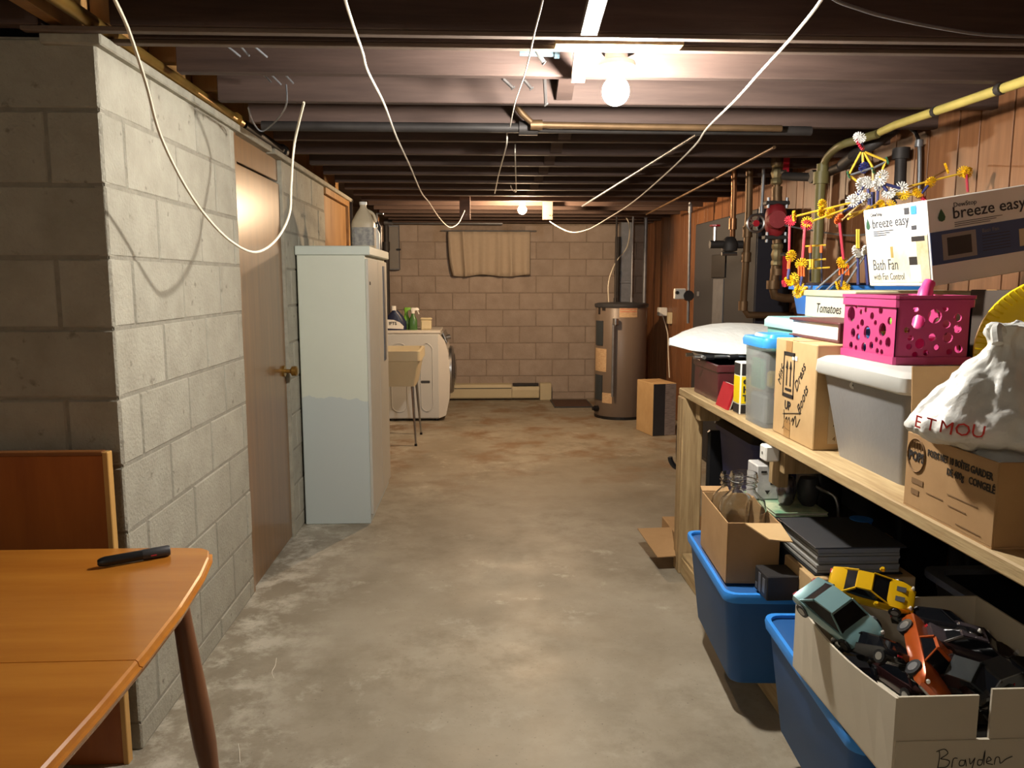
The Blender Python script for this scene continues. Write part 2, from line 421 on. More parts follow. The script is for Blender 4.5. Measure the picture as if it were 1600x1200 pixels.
brace((0.33, 2.72, ZJ + 0.19), (0.33, 3.04, ZJ + 0.02), 0.03, JOIST)
for yj in (3.46, 3.86, 4.26, 4.66, 5.06, 5.46, 5.86):
    brace((0.42, yj + 0.06, ZJ + 0.19), (0.42, yj + 0.38, ZJ + 0.015), 0.03, JOIST)
# wooden blocking at the left ends of the joists above the wall
for yj in (2.36, 2.76, 3.16):
    MB().cbox(-1.098, -0.97, yj + 0.02, yj + 0.06, ZJ + 0.06, ZJ + 0.19, 0.003).build('blocking', PLY, ce)
# hanging boards that hold the string nails
for px, y_, m, h in ((726.5, 6.62, JOIST, 0.2), (856, 6.95, JOISTL, 0.17)):
    c = yat(px, 320, y_)
    b = MB().cbox(c.x - 0.045, c.x + 0.045, y_, y_ + 0.025, ZJ - h + 0.06 - 0.02, ZJ + 0.1, 0.003).build('hanger_board', m, ce)
    MB().tube([(c.x + 0.01, y_ + 0.01, ZJ - h + 0.075), (c.x + 0.015, y_ - 0.04, ZJ - h + 0.08)], 0.003, 5).build('nail', STEEL, b)

# ledge along the top of the left wall, two lengths
t1 = struct(MB().cbox(XL - 0.14, XL + 0.022, YC - 0.02, 4.0, ZT - 0.022, ZT + 0.008, 0.004), 'trim_1', GREYP)
t2 = struct(MB().cbox(XL - 0.14, XL + 0.03, 4.03, 6.47, ZT - 0.024, ZT + 0.004, 0.004), 'trim_2', GREYP)

# door 1 in the left wall
d1 = thing('door_1', None, None, (XL - 0.05, (D0 + D1) / 2, 0)); d1['kind'] = 'structure'
MB().cbox(XL - 0.055, XL - 0.012, D0 + 0.03, D1 - 0.035, 0.008, 1.93, 0.003).build('door_panel', DOORW, d1)
MB().cbox(XL - 0.06, XL - 0.018, D0 + 0.03, D1 - 0.035, 1.942, ZT - 0.012, 0.003).build('transom_panel', DOORW, d1)
MB().box(XL - 0.1, XL - 0.004, D0, D0 + 0.026, 0, ZT - 0.01).build('door_jamb', DOORW, d1)
MB().box(XL - 0.1, XL + 0.002, D1 - 0.03, D1, 0, ZT - 0.01).build('door_jamb', GREYP, d1)
kn = MB()
hz = 0.945
kn.tube([(XL - 0.012, D1 - 0.1, hz), (XL + 0.0, D1 - 0.1, hz)], 0.03, 14).tube([(XL, D1 - 0.1, hz), (XL + 0.03, D1 - 0.1, hz)], 0.011, 10)
kn.tube([(XL + 0.028, D1 - 0.1, hz), (XL + 0.036, D1 - 0.1, hz), (XL + 0.06, D1 - 0.1, hz), (XL + 0.066, D1 - 0.1, hz)], [0.014, 0.026, 0.027, 0.018], 14)
kn.build('door_knob', BRASS, d1, 50)
# door 2
d2 = thing('door_2', None, None, (XL - 0.05, (E0 + E1) / 2, 0)); d2['kind'] = 'structure'
MB().cbox(XL - 0.05, XL - 0.008, E0 + 0.01, E1 - 0.07, 0.008, ZT - 0.07, 0.003).build('door_panel', PLY, d2)
MB().box(XL - 0.1, XL + 0.012, E1 - 0.07, E1, 0, ZT - 0.012).build('door_jamb', PLY, d2)
MB().box(XL - 0.1, XL + 0.012, E0, E1 - 0.07, ZT - 0.065, ZT - 0.012).build('door_head', PLY, d2)
MB().box(XL - 0.004, XL + 0.03, E1 + 0.005, E1 + 0.05, 0, ZT - 0.012).build('door_casing', IRON, d2)

# window in the far wall, behind the curtain
w1 = thing('window_1', None, None, ((WX0 + WX1) / 2, YF + 0.1, WZ0)); w1['kind'] = 'structure'
fr = MB()
fr.box(WX0, WX1, YF + 0.04, YF + 0.1, WZ0, WZ0 + 0.04).box(WX0, WX1, YF + 0.04, YF + 0.1, WZ1 - 0.04, WZ1)
fr.box(WX0, WX0 + 0.04, YF + 0.04, YF + 0.1, WZ0 + 0.04, WZ1 - 0.04).box(WX1 - 0.04, WX1, YF + 0.04, YF + 0.1, WZ0 + 0.04, WZ1 - 0.04)
fr.box(0.11, 0.15, YF + 0.04, YF + 0.1, WZ0 + 0.04, WZ1 - 0.04)
fr.build('window_frame', GREYP, w1)
for a, b in ((WX0 + 0.04, 0.11), (0.15, WX1 - 0.04)):
    MB().box(a, b, YF + 0.065, YF + 0.071, WZ0 + 0.04, WZ1 - 0.04).build('pane', mat('night_glass', (60, 56, 54), 0.06, noise=0.1), w1)
# ================================================================== LAMPS
def bulb_lamp(name, label, p, zbase, rb, rgb, strength, big):
    """bare bulb: junction box on the joists, white lampholder, glowing globe"""
    t = thing(name, label, 'lamp', (p.x, p.y, p.z - rb), group='bare bulbs on the ceiling')
    x, y_ = p.x, p.y
    if big:
        MB().lathe([(0.05, 0.0), (0.052, 0.004), (0.052, 0.05), (0.05, 0.055)], (x + 0.005, y_, zbase + 0.045), 8).build('junction_box', IRON, t)
        MB().lathe([(0.02, -0.01), (0.055, 0.0), (0.06, 0.008), (0.057, 0.02), (0.036, 0.028), (0.034, 0.048)], (x, y_, zbase), 24).build('lampholder', WHITE, t, 50)
    else:
        MB().lathe([(0.05, 0.0), (0.05, 0.03), (0.04, 0.035)], (x, y_, zbase + 0.01), 12).build('junction_box', BRASS, t)
        MB().lathe([(0.022, -0.035), (0.026, -0.01), (0.055, 0.0), (0.055, 0.012)], (x, y_, zbase), 20).build('lampholder', WHITE, t, 50)
    m = bpy.data.materials.new(name + '_glow'); m.use_nodes = True
    nt = m.node_tree; nt.nodes.clear()
    e = nt.nodes.new('ShaderNodeEmission'); e.inputs[0].default_value = (*rgb, 1); e.inputs[1].default_value = strength
    o_ = nt.nodes.new('ShaderNodeOutputMaterial'); nt.links.new(e.outputs[0], o_.inputs[0])
    prof = [(0.012, rb * 1.45), (0.014, rb * 1.2), (rb * 0.62, rb * 0.82)] + [(rb * math.sin(R(a)), rb * math.cos(R(a))) for a in range(55, 180, 18)] + [(0.002, -rb)]
    MB().lathe(prof, (x, y_, p.z), 16).build('bulb', m, t, True)
    return t
p1 = yat(962, 143, 2.46)
bulb_lamp('ceiling_lamp', 'large cool white bare bulb hanging near the camera', p1, p1.z + 0.065, 0.042, (1.0, 0.95, 0.87), BULB1, True)
p2 = yat(816, 328, 6.72)
bulb_lamp('ceiling_lamp', 'small warm yellow bare bulb deep in the room before the curtain', p2, p2.z + 0.08, 0.036, (1.0, 0.7, 0.43), BULB2, False)

p3 = Vector((-0.9, -1.15, 1.99))  # added fill bulb, unseen, to lift the surfaces facing the camera
bulb_lamp('ceiling_lamp', 'added fill bulb on the joists behind the camera, out of view', p3, p3.z + 0.065, 0.036, (1.0, 0.93, 0.82), BULB_FILL, True)

# ================================================================== METAL CABINET
CABP = mat('cabinet_paint', (196, 204, 194), 0.45, noise=0.05, nscale=3, bump=0.02)
def two_tone(name, top, low, zsplit):
    m = mat(name, top, 0.45, noise=0.05, nscale=3); nt = m.node_tree; N = nt.nodes; L = nt.links; b = N['Principled BSDF']
    ge = N.new('ShaderNodeNewGeometry'); sp = N.new('ShaderNodeSeparateXYZ'); L.new(ge.outputs['Position'], sp.inputs[0])
    nz = N.new('ShaderNodeTexNoise'); nz.inputs['Scale'].default_value = 7; nz.inputs['Detail'].default_value = 3; L.new(ge.outputs['Position'], nz.inputs['Vector'])
    ma = N.new('ShaderNodeMath'); ma.operation = 'MULTIPLY_ADD'; ma.inputs[1].default_value = 0.16; L.new(nz.outputs[0], ma.inputs[0]); L.new(sp.outputs['Z'], ma.inputs[2])
    mr = N.new('ShaderNodeMapRange'); mr.inputs[1].default_value = zsplit + 0.077; mr.inputs[2].default_value = zsplit + 0.083; L.new(ma.outputs[0], mr.inputs[0])
    mx = N.new('ShaderNodeMix'); mx.data_type = 'RGBA'; L.new(mr.outputs[0], mx.inputs[0]); mx.inputs[6].default_value = (*lin(low), 1)
    old = b.inputs['Base Color'].links[0].from_socket; L.new(old, mx.inputs[7]); L.new(mx.outputs[2], b.inputs['Base Color'])
    return m
CABF = two_tone('cabinet_paint_patched', (204, 208, 193), (182, 190, 187), 0.755)
cx0, cx1, cy0, cy1, cz = XL + 0.012, -0.637, 4.485, 5.42, 1.62
t = thing('metal_cabinet', 'tall pale grey-green metal cabinet standing against the block wall', 'cabinet', ((cx0 + cx1) / 2, (cy0 + cy1) / 2, 0))
MB().cbox(cx0, cx1, cy0, cy1, 0.0, cz - 0.05, 0.004).build('body', CABF, t)
MB().cbox(cx0 - 0.008, cx1 + 0.03, cy0 - 0.01, cy1 + 0.01, cz - 0.052, cz, 0.005).build('top', CABP, t)
CABD = mat('cabinet_door', (188, 184, 172), 0.45, noise=0.08, nscale=4)
for a, b in ((cy0 + 0.015, 4.945), (4.955, cy1 - 0.015)):
    dd = MB().cbox(cx1 - 0.002, cx1 + 0.016, a, b, 0.05, cz - 0.07, 0.004).build('door', CABD, t)
    hy = b - 0.06 if a < 4.6 else a + 0.06
    if a < 4.6: MB().cbox(cx1 + 0.014, cx1 + 0.02, a + 0.05, a + 0.07, 1.40, 1.42, 0.002).build('lock', IRON, dd)
    else: MB().cbox(cx1 + 0.014, cx1 + 0.024, hy + 0.16, hy + 0.24, 0.9, cz - 0.1, 0.003).build('pull_strip', GALV, dd)
# jug and bottles on the cabinet
def lathe_bottle(name, label, p, prof, m, capm=None, caph=0.02, capr=0.015, cat='bottle', group=None, n=16, labelband=None, lm=None, parts=True):
    t = thing(name, label, cat, p, group=group)
    MB().lathe(prof, p, n).build('body', m, t, 50)
    if capm: MB().lathe([(capr, 0), (capr, caph), (capr * 0.9, caph + 0.002)], (p[0], p[1], p[2] + prof[-1][1] - 0.002), n).build('cap', capm, t)
    if labelband: MB().lathe([(labelband[2] + 0.001, labelband[0]), (labelband[2] + 0.001, labelband[1])], p, n, cap=False).build('paper_label', lm, t)
    return t
JUG = mat('milky_jug', (196, 180, 152), 0.4, noise=0.05)
jp = yat(569, 388, 4.95); jp = Vector((jp.x, 4.95, cz))
t = thing('plastic_jug', 'milky plastic jug with a paper label on top of the metal cabinet', 'jug', jp)
MB().loft([ring(jp.x, jp.y, cz + z, r_, r_, 16, e) for z, r_, e in ((0, 0.066, 4), (0.01, 0.072, 4), (0.15, 0.072, 4), (0.17, 0.068, 3.4), (0.22, 0.043, 2.4), (0.255, 0.02, 2), (0.27, 0.02, 2))]).build('body', JUG, t, 50)
MB().tube(spline([(jp.x + 0.02, jp.y, cz + 0.24), (jp.x + 0.06, jp.y, cz + 0.215), (jp.x + 0.075, jp.y, cz + 0.165)], 5), 0.009, 8).build('handle', JUG, t, True)
MB().lathe([(0.023, 0), (0.023, 0.018)], (jp.x, jp.y, cz + 0.27), 14).build('cap', WHITE, t)
lb = MB().loft([ring(jp.x, jp.y, cz + z, 0.0728, 0.0728, 16, 4) for z in (0.02, 0.13)], cap=False).build('paper_label', mat('jug_label', (176, 172, 160), 0.7, rgb2=(120, 118, 120), nscale=40), t)
q = yat(597, 390, 5.2)
lathe_bottle('spray_bottle', 'slim white bottle behind the jug on the metal cabinet', (-0.66, 5.16, cz), [(0.028, 0), (0.03, 0.01), (0.03, 0.11), (0.012, 0.14), (0.012, 0.15)], WHITE, BLACK, 0.02)
t = thing('pump_bottle', 'dark pump bottle at the far corner of the metal cabinet top', 'bottle', (-0.665, 5.3, cz))
MB().lathe([(0.028, 0), (0.03, 0.01), (0.03, 0.16), (0.012, 0.19), (0.01, 0.2)], (-0.665, 5.3, cz), 14).build('body', CHAR, t, 50)
MB().tube([(-0.665, 5.3, cz + 0.198), (-0.665, 5.3, cz + 0.25)], 0.005, 6).tube([(-0.665, 5.3, cz + 0.25), (-0.62, 5.29, cz + 0.245)], 0.006, 6).build('pump', STEEL, t)

# ================================================================== LAUNDRY CORNER
WASH = mat('washer_enamel', (190, 190, 186), 0.35, noise=0.04, nscale=3)
WASHT = mat('washer_top', (206, 200, 190), 0.35, noise=0.04)
wx0, wx1, wy0, wy1, wz = -0.98, -0.33, 7.89, 8.55, 0.93
t = thing('washing_machine', 'grey-white front loading washing machine in the laundry corner', 'washing machine', ((wx0 + wx1) / 2, (wy0 + wy1) / 2, 0))
MB().cbox(wx0, wx1 - 0.06, wy0, wy1, 0.025, wz - 0.03, 0.012).build('body', WASH, t)
# bulging front (towards +x)
sec = [(-0.06, 0.0), (0.0, 0.03), (0.035, 0.2), (0.045, 0.45), (0.03, 0.7), (-0.005, 0.83), (-0.06, 0.9)]
prof = [(wx1 - 0.07, 0.03)] + [(wx1 + a, 0.03 + b * 0.96) for a, b in sec[1:]] + [(wx1 - 0.07, wz - 0.03)]
MB().loft([[(x, yy, z) for x, z in prof] for yy in (wy0 + 0.002, wy1 - 0.002)]).build('front_panel', WASHT, t)
MB().cbox(wx0 - 0.004, wx1 - 0.045, wy0 - 0.006, wy1 + 0.006, wz - 0.035, wz, 0.01).build('top', WASHT, t)
dr = thing('x', None, None) if False else None
dc = Vector((wx1 + 0.045, (wy0 + wy1) / 2 - 0.02, 0.5)); Mx = Matrix.Translation(dc) @ Matrix.Rotation(R(90), 4, 'Y')
dd = MB().lathe([(0.25, -0.01), (0.25, 0.015), (0.235, 0.03), (0.18, 0.035)], (0, 0, 0), 28, Mx).build('door', STEEL, t, 40)
MB().lathe([(0.175, 0.0), (0.17, 0.04), (0.1, 0.055), (0.01, 0.06)], (0, 0, 0), 28, Mx).build('glass', mat('washer_glass', (40, 42, 46), 0.08), dd, 40)
pnl = MB().loft([[(wx1 - 0.03, yy, wz - 0.03), (wx1 + 0.012, yy, wz - 0.13), (wx1 + 0.022, yy, wz - 0.125), (wx1 - 0.02, yy, wz - 0.022)] for yy in (wy0 + 0.02, wy1 - 0.02)]).build('control_panel', STEEL, t)
MB().tube([(wx1 + 0.01, wy0 + 0.12, wz - 0.08), (wx1 + 0.05, wy0 + 0.12, wz - 0.068)], 0.024, 14).build('dial', STEEL, pnl)
for a, b in ((-0.72, -0.9), (-0.46, -0.6)):
    x0, x1 = min(a, b) + 0.02, max(a, b)
    pts = rrect(x0, x1, 0.1, 0.8, 0, 0.07, 5)
    loop = [(p_[0], wy0 - 0.001, p_[1]) for p_ in pts]
    MB().tube(loop + [loop[0]], 0.006, 5).build('embossed_rib', WASH, t)
MB().cbox(-0.585, -0.49, wy0 - 0.006, wy0 + 0.01, 0.395, 0.42, 0.003).build('grip', CHAR, t)
for fx in (wx0 + 0.06, wx1 - 0.1):
    for fy in (wy0 + 0.06, wy1 - 0.06): MB().lathe([(0.02, 0), (0.02, 0.03)], (fx, fy, 0), 10).build('foot', BLACK, t)
# things on the washer
NAVY = mat('navy_plastic', (38, 44, 70), 0.35, noise=0.1); GREENP = mat('green_plastic', (120, 176, 60), 0.35, noise=0.1)
wt = wz
t = thing('detergent_jug', 'dark blue detergent jug with a white label on the washing machine', 'jug', (-0.85, 8.0, wt))
MB().loft([ring(-0.84, 8.0, wt + z, rx, 0.055, 18, 3) for z, rx in ((0, 0.105), (0.01, 0.115), (0.09, 0.11), (0.15, 0.075), (0.185, 0.04), (0.2, 0.025))]).build('body', NAVY, t, 50)
MB().lathe([(0.026, 0), (0.026, 0.045), (0.022, 0.05)], (-0.855, 8.0, wt + 0.195), 14).build('cap', WHITE, t)
MB().loft([[(x, 7.943, wt + z) for x, z in ((-0.94, 0.02), (-0.755, 0.012), (-0.75, 0.04), (-0.79, 0.08), (-0.85, 0.105), (-0.94, 0.11))], [(x, 7.948, wt + z) for x, z in ((-0.94, 0.02), (-0.755, 0.012), (-0.75, 0.04), (-0.79, 0.08), (-0.85, 0.105), (-0.94, 0.11))]]).build('paper_label', WHITE, t)
text(t, 'IFTS', 0.045, face((-0.90, 7.9425, wt + 0.055), (1, 0, 0), (0, 0, 1)), INK, bold=0.001)
def spray(name, label, x, y_, m, hm):
    t = thing(name, label, 'bottle', (x, y_, wt))
    MB().loft([ring(x, y_, wt + z, r_, r_ * 0.7, 14, 2.6) for z, r_ in ((0, 0.04), (0.01, 0.045), (0.1, 0.042), (0.14, 0.022), (0.17, 0.016))]).build('body', m, t, 50)
    MB().loft([ring(x + dx, y_, wt + z, rx, 0.016, 10, 3) for z, rx, dx in ((0.168, 0.018, 0), (0.195, 0.02, 0), (0.2, 0.045, 0.02), (0.222, 0.04, 0.02), (0.226, 0.03, 0.015))]).build('trigger_head', hm, t, 50)
    MB().tube([(x + 0.045, y_, wt + 0.2), (x + 0.06, y_, wt + 0.16)], 0.006, 5).build('trigger', hm, t)
spray('spray_bottle', 'green spray bottle beside the detergent jug on the washing machine', -0.735, 8.08, GREENP, GREENP)
spray('spray_bottle', 'clear spray bottle with a white head on the washing machine', -0.66, 8.0, mat('dark_green_plastic', (70, 110, 60), 0.3, noise=0.1), WHITE)
t = thing('soap_box', 'small cream plastic tub at the front of the washing machine top', 'tub', (-0.53, 8.05, wt))
MB().cbox(-0.585, -0.475, 8.0, 8.1, wt, wt + 0.1, 0.012).build('body', CREAM, t)
MB().cbox(-0.59, -0.47, 7.995, 8.105, wt + 0.098, wt + 0.122, 0.01).build('lid', CREAM, t)

# laundry tub on splayed legs
t = thing('laundry_sink', 'cream laundry sink on thin splayed metal legs', 'sink', (-0.76, 6.95, 0))
tz = 0.83
TUB = mat('sink_plastic', (200, 186, 152), 0.4, noise=0.1, nscale=4)
rings = [rrect(-0.95, -0.545, 6.70, 7.17, 0.52, 0.03), rrect(-0.995, -0.505, 6.66, 7.22, tz - 0.09, 0.03), rrect(-1.01, -0.49, 6.645, 7.235, tz - 0.085, 0.03), rrect(-1.01, -0.49, 6.645, 7.235, tz, 0.03),
         rrect(-0.985, -0.515, 6.67, 7.21, tz, 0.03), rrect(-0.94, -0.56, 6.72, 7.16, 0.55, 0.03)]
MB().loft(rings).build('basin', TUB, t, 30)
for lx, ly, fx, fy in ((-0.93, 6.72, -0.97, 6.68), (-0.57, 6.72, -0.545, 6.68), (-0.93, 7.15, -0.97, 7.19), (-0.57, 7.15, -0.535, 7.19)):
    MB().tube([(lx, ly, 0.525), (fx, fy, 0.015)], [0.013, 0.008], 8).build('leg', STEEL, t, True)
    MB().lathe([(0.013, 0), (0.011, 0.02)], (fx, fy, 0), 8).build('foot', BLACK, t)
MB().tube(spline([(-0.94, 7.18, tz), (-0.94, 7.18, tz + 0.1), (-0.9, 7.1, tz + 0.14), (-0.86, 7.02, tz + 0.08)], 5), 0.01, 8).build('tap', STEEL, t, True)

# electrical panel and pipes at the far left of the far wall
q0 = yat(607, 352, 9.3); q1 = yat(625, 422, 9.3)
t = thing('electrical_panel', 'grey metal fuse box fixed to the far wall left of the curtain', 'electrical panel', ((q0.x + q1.x) / 2, 9.3, q1.z))
MB().cbox(q0.x, q1.x, 9.25, YF, q1.z, q0.z, 0.006).build('box', GALV, t)
d_ = MB().cbox(q0.x + 0.01, q1.x - 0.008, 9.238, 9.252, q1.z + 0.015, q0.z - 0.02, 0.003).build('door', mat('panel_grey', (128, 122, 114), 0.5, noise=0.1), t)
MB().cbox(q1.x - 0.03, q1.x + 0.02, 9.22, 9.24, 1.78, 1.8, 0.003).build('latch', BLACK, d_)
def pipe(name, label, pts, r, m, cat='pipe', group=None, k=0, fittings=(), fm=None, fr_=1.5, fl_=0.03):
    P = spline(pts, k) if k else [Vector(p) for p in pts]
    lo = min(P, key=lambda p: p.z)
    t = thing(name, label, cat, tuple(lo), group=group)
    MB().tube(P, r, 10).build('pipe_run', m, t, 50)
    for f_ in fittings:
        a = Vector(f_[0]); d = Vector(f_[1]).normalized() * (f_[2] if len(f_) > 2 else fl_) / 2
        MB().tube([a - d, a + d], r * fr_, 10).build('fitting', fm or m, t, 50)
    return t
pipe('drain_pipe', 'dark drain pipe running down the far left corner behind the cabinet', [yat(603, 352, 8.9), Vector((yat(603, 352, 8.9).x, 8.9, 0))], 0.03, IRON, fittings=((yat(603, 385, 8.9), (0, 0, 1), 0.1),))
pipe('copper_pipe', 'thin copper riser standing behind the jug near the far left corner', [yat(590, 308, 8.6), yat(591, 345, 8.6), yat(591, 440, 8.6)], 0.011, COPPER, fittings=((yat(591, 342, 8.6), (0, 0, 1), 0.05),))
pipe('grey_pipe', 'lower of the two pipes crossing above the curtain on the far wall', [yat(605, 347, 9.2), yat(785, 349, 9.2)], 0.022, GALV, fittings=((yat(607, 347, 9.2), (1, 0, 0), 0.1),))
pipe('grey_pipe', 'upper of the two pipes crossing above the curtain on the far wall', [yat(600, 338, 9.1), yat(790, 340, 9.1)], 0.016, JOISTL, fittings=((yat(690, 339, 9.1), (1, 0, 0), 0.05),))

# curtain
CUR = mat('curtain_cloth', (186, 168, 146), 0.9, noise=0.06, nscale=30, alpha=0.88)
def curtain():
    n = 66; rows = 10; zt, zb = 2.0, 1.49; xa, xb = -0.345, 0.625
    mb = MB(); vs_ = []
    for j in range(rows + 1):
        v = j / rows
        for i in range(n + 1):
            u = i / n
            x = xa + (xb - xa) * u + 0.03 * math.sin(9 * u) * v * (1 - u) + (0.05 * v ** 3 * max(0, 1 - 5 * u))
            fold = 0.5 + 0.5 * math.sin(u * 34 + 1.2 * math.sin(u * 9))
            yy = 9.27 - 0.05 * fold ** 2 * (0.5 + 0.5 * v) - 0.02 * math.exp(-((u - 0.32) / 0.03) ** 2) - 0.02 * math.exp(-((u - 0.18) / 0.02) ** 2)
            vs_.append((x, yy, zt + (zb - zt) * v - (0.012 * math.sin(u * 11) if j == rows else 0)))
    fs = [(j * (n + 1) + i, j * (n + 1) + i + 1, (j + 1) * (n + 1) + i + 1, (j + 1) * (n + 1) + i) for j in range(rows) for i in range(n)]
    mb.add(vs_, fs)
    return mb
t = thing('curtain', 'thin beige gathered curtain hanging over the small far window', 'curtain', (0.14, 9.27, 1.49))
o = curtain().build('cloth', CUR, t, True)
sm = o.modifiers.new('thick', 'SOLIDIFY'); sm.thickness = 0.002
MB().tube([(-0.42, 9.3, 2.01), (0.7, 9.3, 2.01)], 0.008, 8).build('rod', GALV, t)

# baseboard heater
t = thing('baseboard_heater', 'cream electric baseboard heater along the far wall', 'heater', (0.2, 9.28, 0.0))
HT = mat('heater_cream', (196, 182, 148), 0.45, noise=0.06)
def bh(a, b, top):
    return [[(x, yy, z) for yy, z in ((YF, 0.02), (9.27, 0.025), (9.262, 0.04), (9.262, top - 0.05), (9.285, top - 0.01), (YF, top))] for x in (a, b)]
MB().loft(bh(-0.6, 0.405, 0.2)).build('casing', HT, t)
MB().loft(bh(0.41, 0.735, 0.175)).build('casing', HT, t)
MB().box(0.42, 0.73, 9.272, YF, 0.176, 0.2).build('grille', IRON, t)
MB().box(-0.6, 0.4, 9.258, 9.264, 0.145, 0.153).build('seam', CHAR, t)
MB().cbox(0.745, 0.885, 9.25, YF, 0.0, 0.205, 0.006).build('end_cap', HT, t)
MATM = mat('mat_fibre', (92, 66, 52), 0.95, noise=0.3, nscale=60, bump=0.4, bscale=120)
t = thing('door_mat', 'dark brown mat lying on the floor beside the water heater', 'mat', (1.08, 8.94, 0))
MB().cbox(0.87, 1.30, 8.68, 9.22, 0.0, 0.012, 0.004).build('pile', MATM, t)
MB().box(0.865, 1.305, 8.675, 8.69, 0.0, 0.014).box(0.865, 1.305, 9.21, 9.225, 0.0, 0.014).box(0.865, 0.878, 8.69, 9.21, 0, 0.014).box(1.292, 1.305, 8.69, 9.21, 0, 0.014).build('border', CHAR, t)

# ================================================================== WATER HEATER
hx, hy, hr, hh = 1.505, 8.12, 0.268, 1.2
t = thing('water_heater', 'tall brown-grey cylindrical electric water heater with labels', 'water heater', (hx, hy, 0))
HTK = mat('tank_enamel', (112, 98, 86), 0.4, noise=0.08, nscale=3)
MB().lathe([(hr - 0.01, 0.012), (hr, 0.03), (hr, hh - 0.05), (hr - 0.004, hh - 0.045)], (hx, hy, 0), 40).build('tank', HTK, t, 40)
MB().lathe([(hr + 0.006, hh - 0.045), (hr + 0.012, hh - 0.035), (hr + 0.012, hh - 0.01), (hr - 0.02, hh), (0.02, hh + 0.01)], (hx, hy, 0), 40).build('lid', CHAR, t, 40)
MB().lathe([(hr + 0.002, 0), (hr + 0.002, 0.03)], (hx, hy, 0), 40).build('base_rim', BLACK, t)
fa = math.atan2(-hy, -hx)     # direction from heater to camera
def curved(px0, px1, z0, z1, m, name, off=0.002, th=0.004):
    a0 = math.asin(max(-.99, min(.99, (px0 - 972) / 40))); a1 = math.asin(max(-.99, min(.99, (px1 - 972) / 40)))
    mb = MB(); r0, r1 = hr + off - th, hr + off; vs0 = []; k = 6
    for i in range(k + 1):
        a = fa + a0 + (a1 - a0) * i / k; c, s_ = math.cos(a), math.sin(a)
        vs0.append([(hx + c * r0, hy + s_ * r0, z0), (hx + c * r1, hy + s_ * r1, z0), (hx + c * r1, hy + s_ * r1, z1), (hx + c * r0, hy + s_ * r0, z1)])
    mb.loft(vs0); return mb.build(name, m, t)
def hz_(py): return yat(965, py, 7.87).z
PANELG = mat('access_panel', (52, 58, 62), 0.5, noise=0.1); STK = mat('sticker', (206, 178, 140), 0.6, rgb2=(170, 136, 100), nscale=30, grain=(1, 1, 6))
curved(934.5, 945, hz_(541), hz_(502), PANELG, 'access_panel', 0.008, 0.012)
curved(934.5, 945, hz_(627), hz_(588), PANELG, 'access_panel', 0.008, 0.012)
curved(933.5, 950.5, hz_(582), hz_(546), STK, 'sticker')
curved(945, 960, hz_(631), hz_(615), STK, 'sticker')
curved(969, 996, hz_(496), hz_(478), STK, 'sticker')
for pyz in (483, 487): curved(970, 995, hz_(pyz) - 0.002, hz_(pyz) + 0.002, REDINK, 'sticker_stripe', 0.0035, 0.002)
curved(943, 948, hz_(486), hz_(481), INK, 'emblem'); curved(937, 940, hz_(492), hz_(480), INK, 'emblem')
def hp(px, z, off): 
    a = fa + math.asin((px - 972) / 40); return Vector((hx + math.cos(a) * (hr + off), hy + math.sin(a) * (hr + off), z))
vz = hz_(502)
v_ = MB().tube([hp(965, vz, -0.01), hp(965, vz, 0.07)], 0.022, 10).tube([hp(965, vz + 0.03, 0.05), hp(965, vz - 0.03, 0.05)], 0.03, 10).build('relief_valve', STEEL, t, 40)
MB().tube([hp(962.5, vz - 0.02, 0.05), hp(962.5, 0.25, 0.05)], 0.014, 8).build('discharge_pipe', GALV, t, 40)
MB().tube([hp(938, 0.1, -0.01), hp(938, 0.1, 0.04)], 0.03, 10).tube([hp(938, 0.1, 0.04), hp(938, 0.1, 0.06)], 0.02, 8).build('drain_valve', BLACK, t, 40)
for dx, top in ((-0.06, 2.09), (0.11, 2.09)):
    MB().tube([(hx + dx, hy + 0.03, hh), (hx + dx, hy + 0.03, top)], 0.011, 8).lathe([(0.02, 0), (0.02, 0.05)], (hx + dx, hy + 0.03, hh), 8).build('riser', GALV if dx > 0 else IRON, t, 40)
MB().tube(spline([yat(951, 472, 8.1), yat(951, 440, 8.1), yat(962, 410, 8.2), yat(980, 385, 8.3), yat(983, 350, 8.4), yat(970, 330, 8.5)], 5), 0.006, 6).build('cable', WIRE, t, True)
# grey flue column behind the heater
t = thing('vent_duct', 'square grey duct rising behind the water heater', 'duct', (1.72, 9.0, 0))
q0 = yat(968, 400, 9.0); q1 = yat(986, 400, 9.0)
MB().cbox(q0.x, q1.x, 8.93, 9.08, 0.0, 2.09, 0.004).build('shaft', GALV, t)
MB().cbox(q0.x - 0.01, q1.x + 0.01, 8.92, 9.09, 1.4, 1.43, 0.003).build('collar', GALV, t)
t = thing('flue_pipe', 'dark upright pipe in front of the square duct', 'pipe', (yat(965, 400, 8.9).x, 8.9, 0))
xx = yat(965, 400, 8.9).x
MB().tube([(xx, 8.9, 0), (xx, 8.9, yat(965, 370, 8.9).z)], 0.032, 12).build('pipe_run', IRON, t, 40)
MB().tube([(xx, 8.9, 1.5), (xx, 8.9, 1.54)], 0.037, 12).build('fitting', IRON, t, 40)
pipe('wall_conduit', 'grey upright conduit standing between the water heater and the panelled wall', [(yat(1008, 400, 8.3).x, 8.3, 0.02), (yat(1008, 400, 8.3).x, 8.3, 2.09)], 0.02, GALV, fittings=(((yat(1008, 400, 8.3).x, 8.3, 0.75), (0, 0, 1), 0.25),))

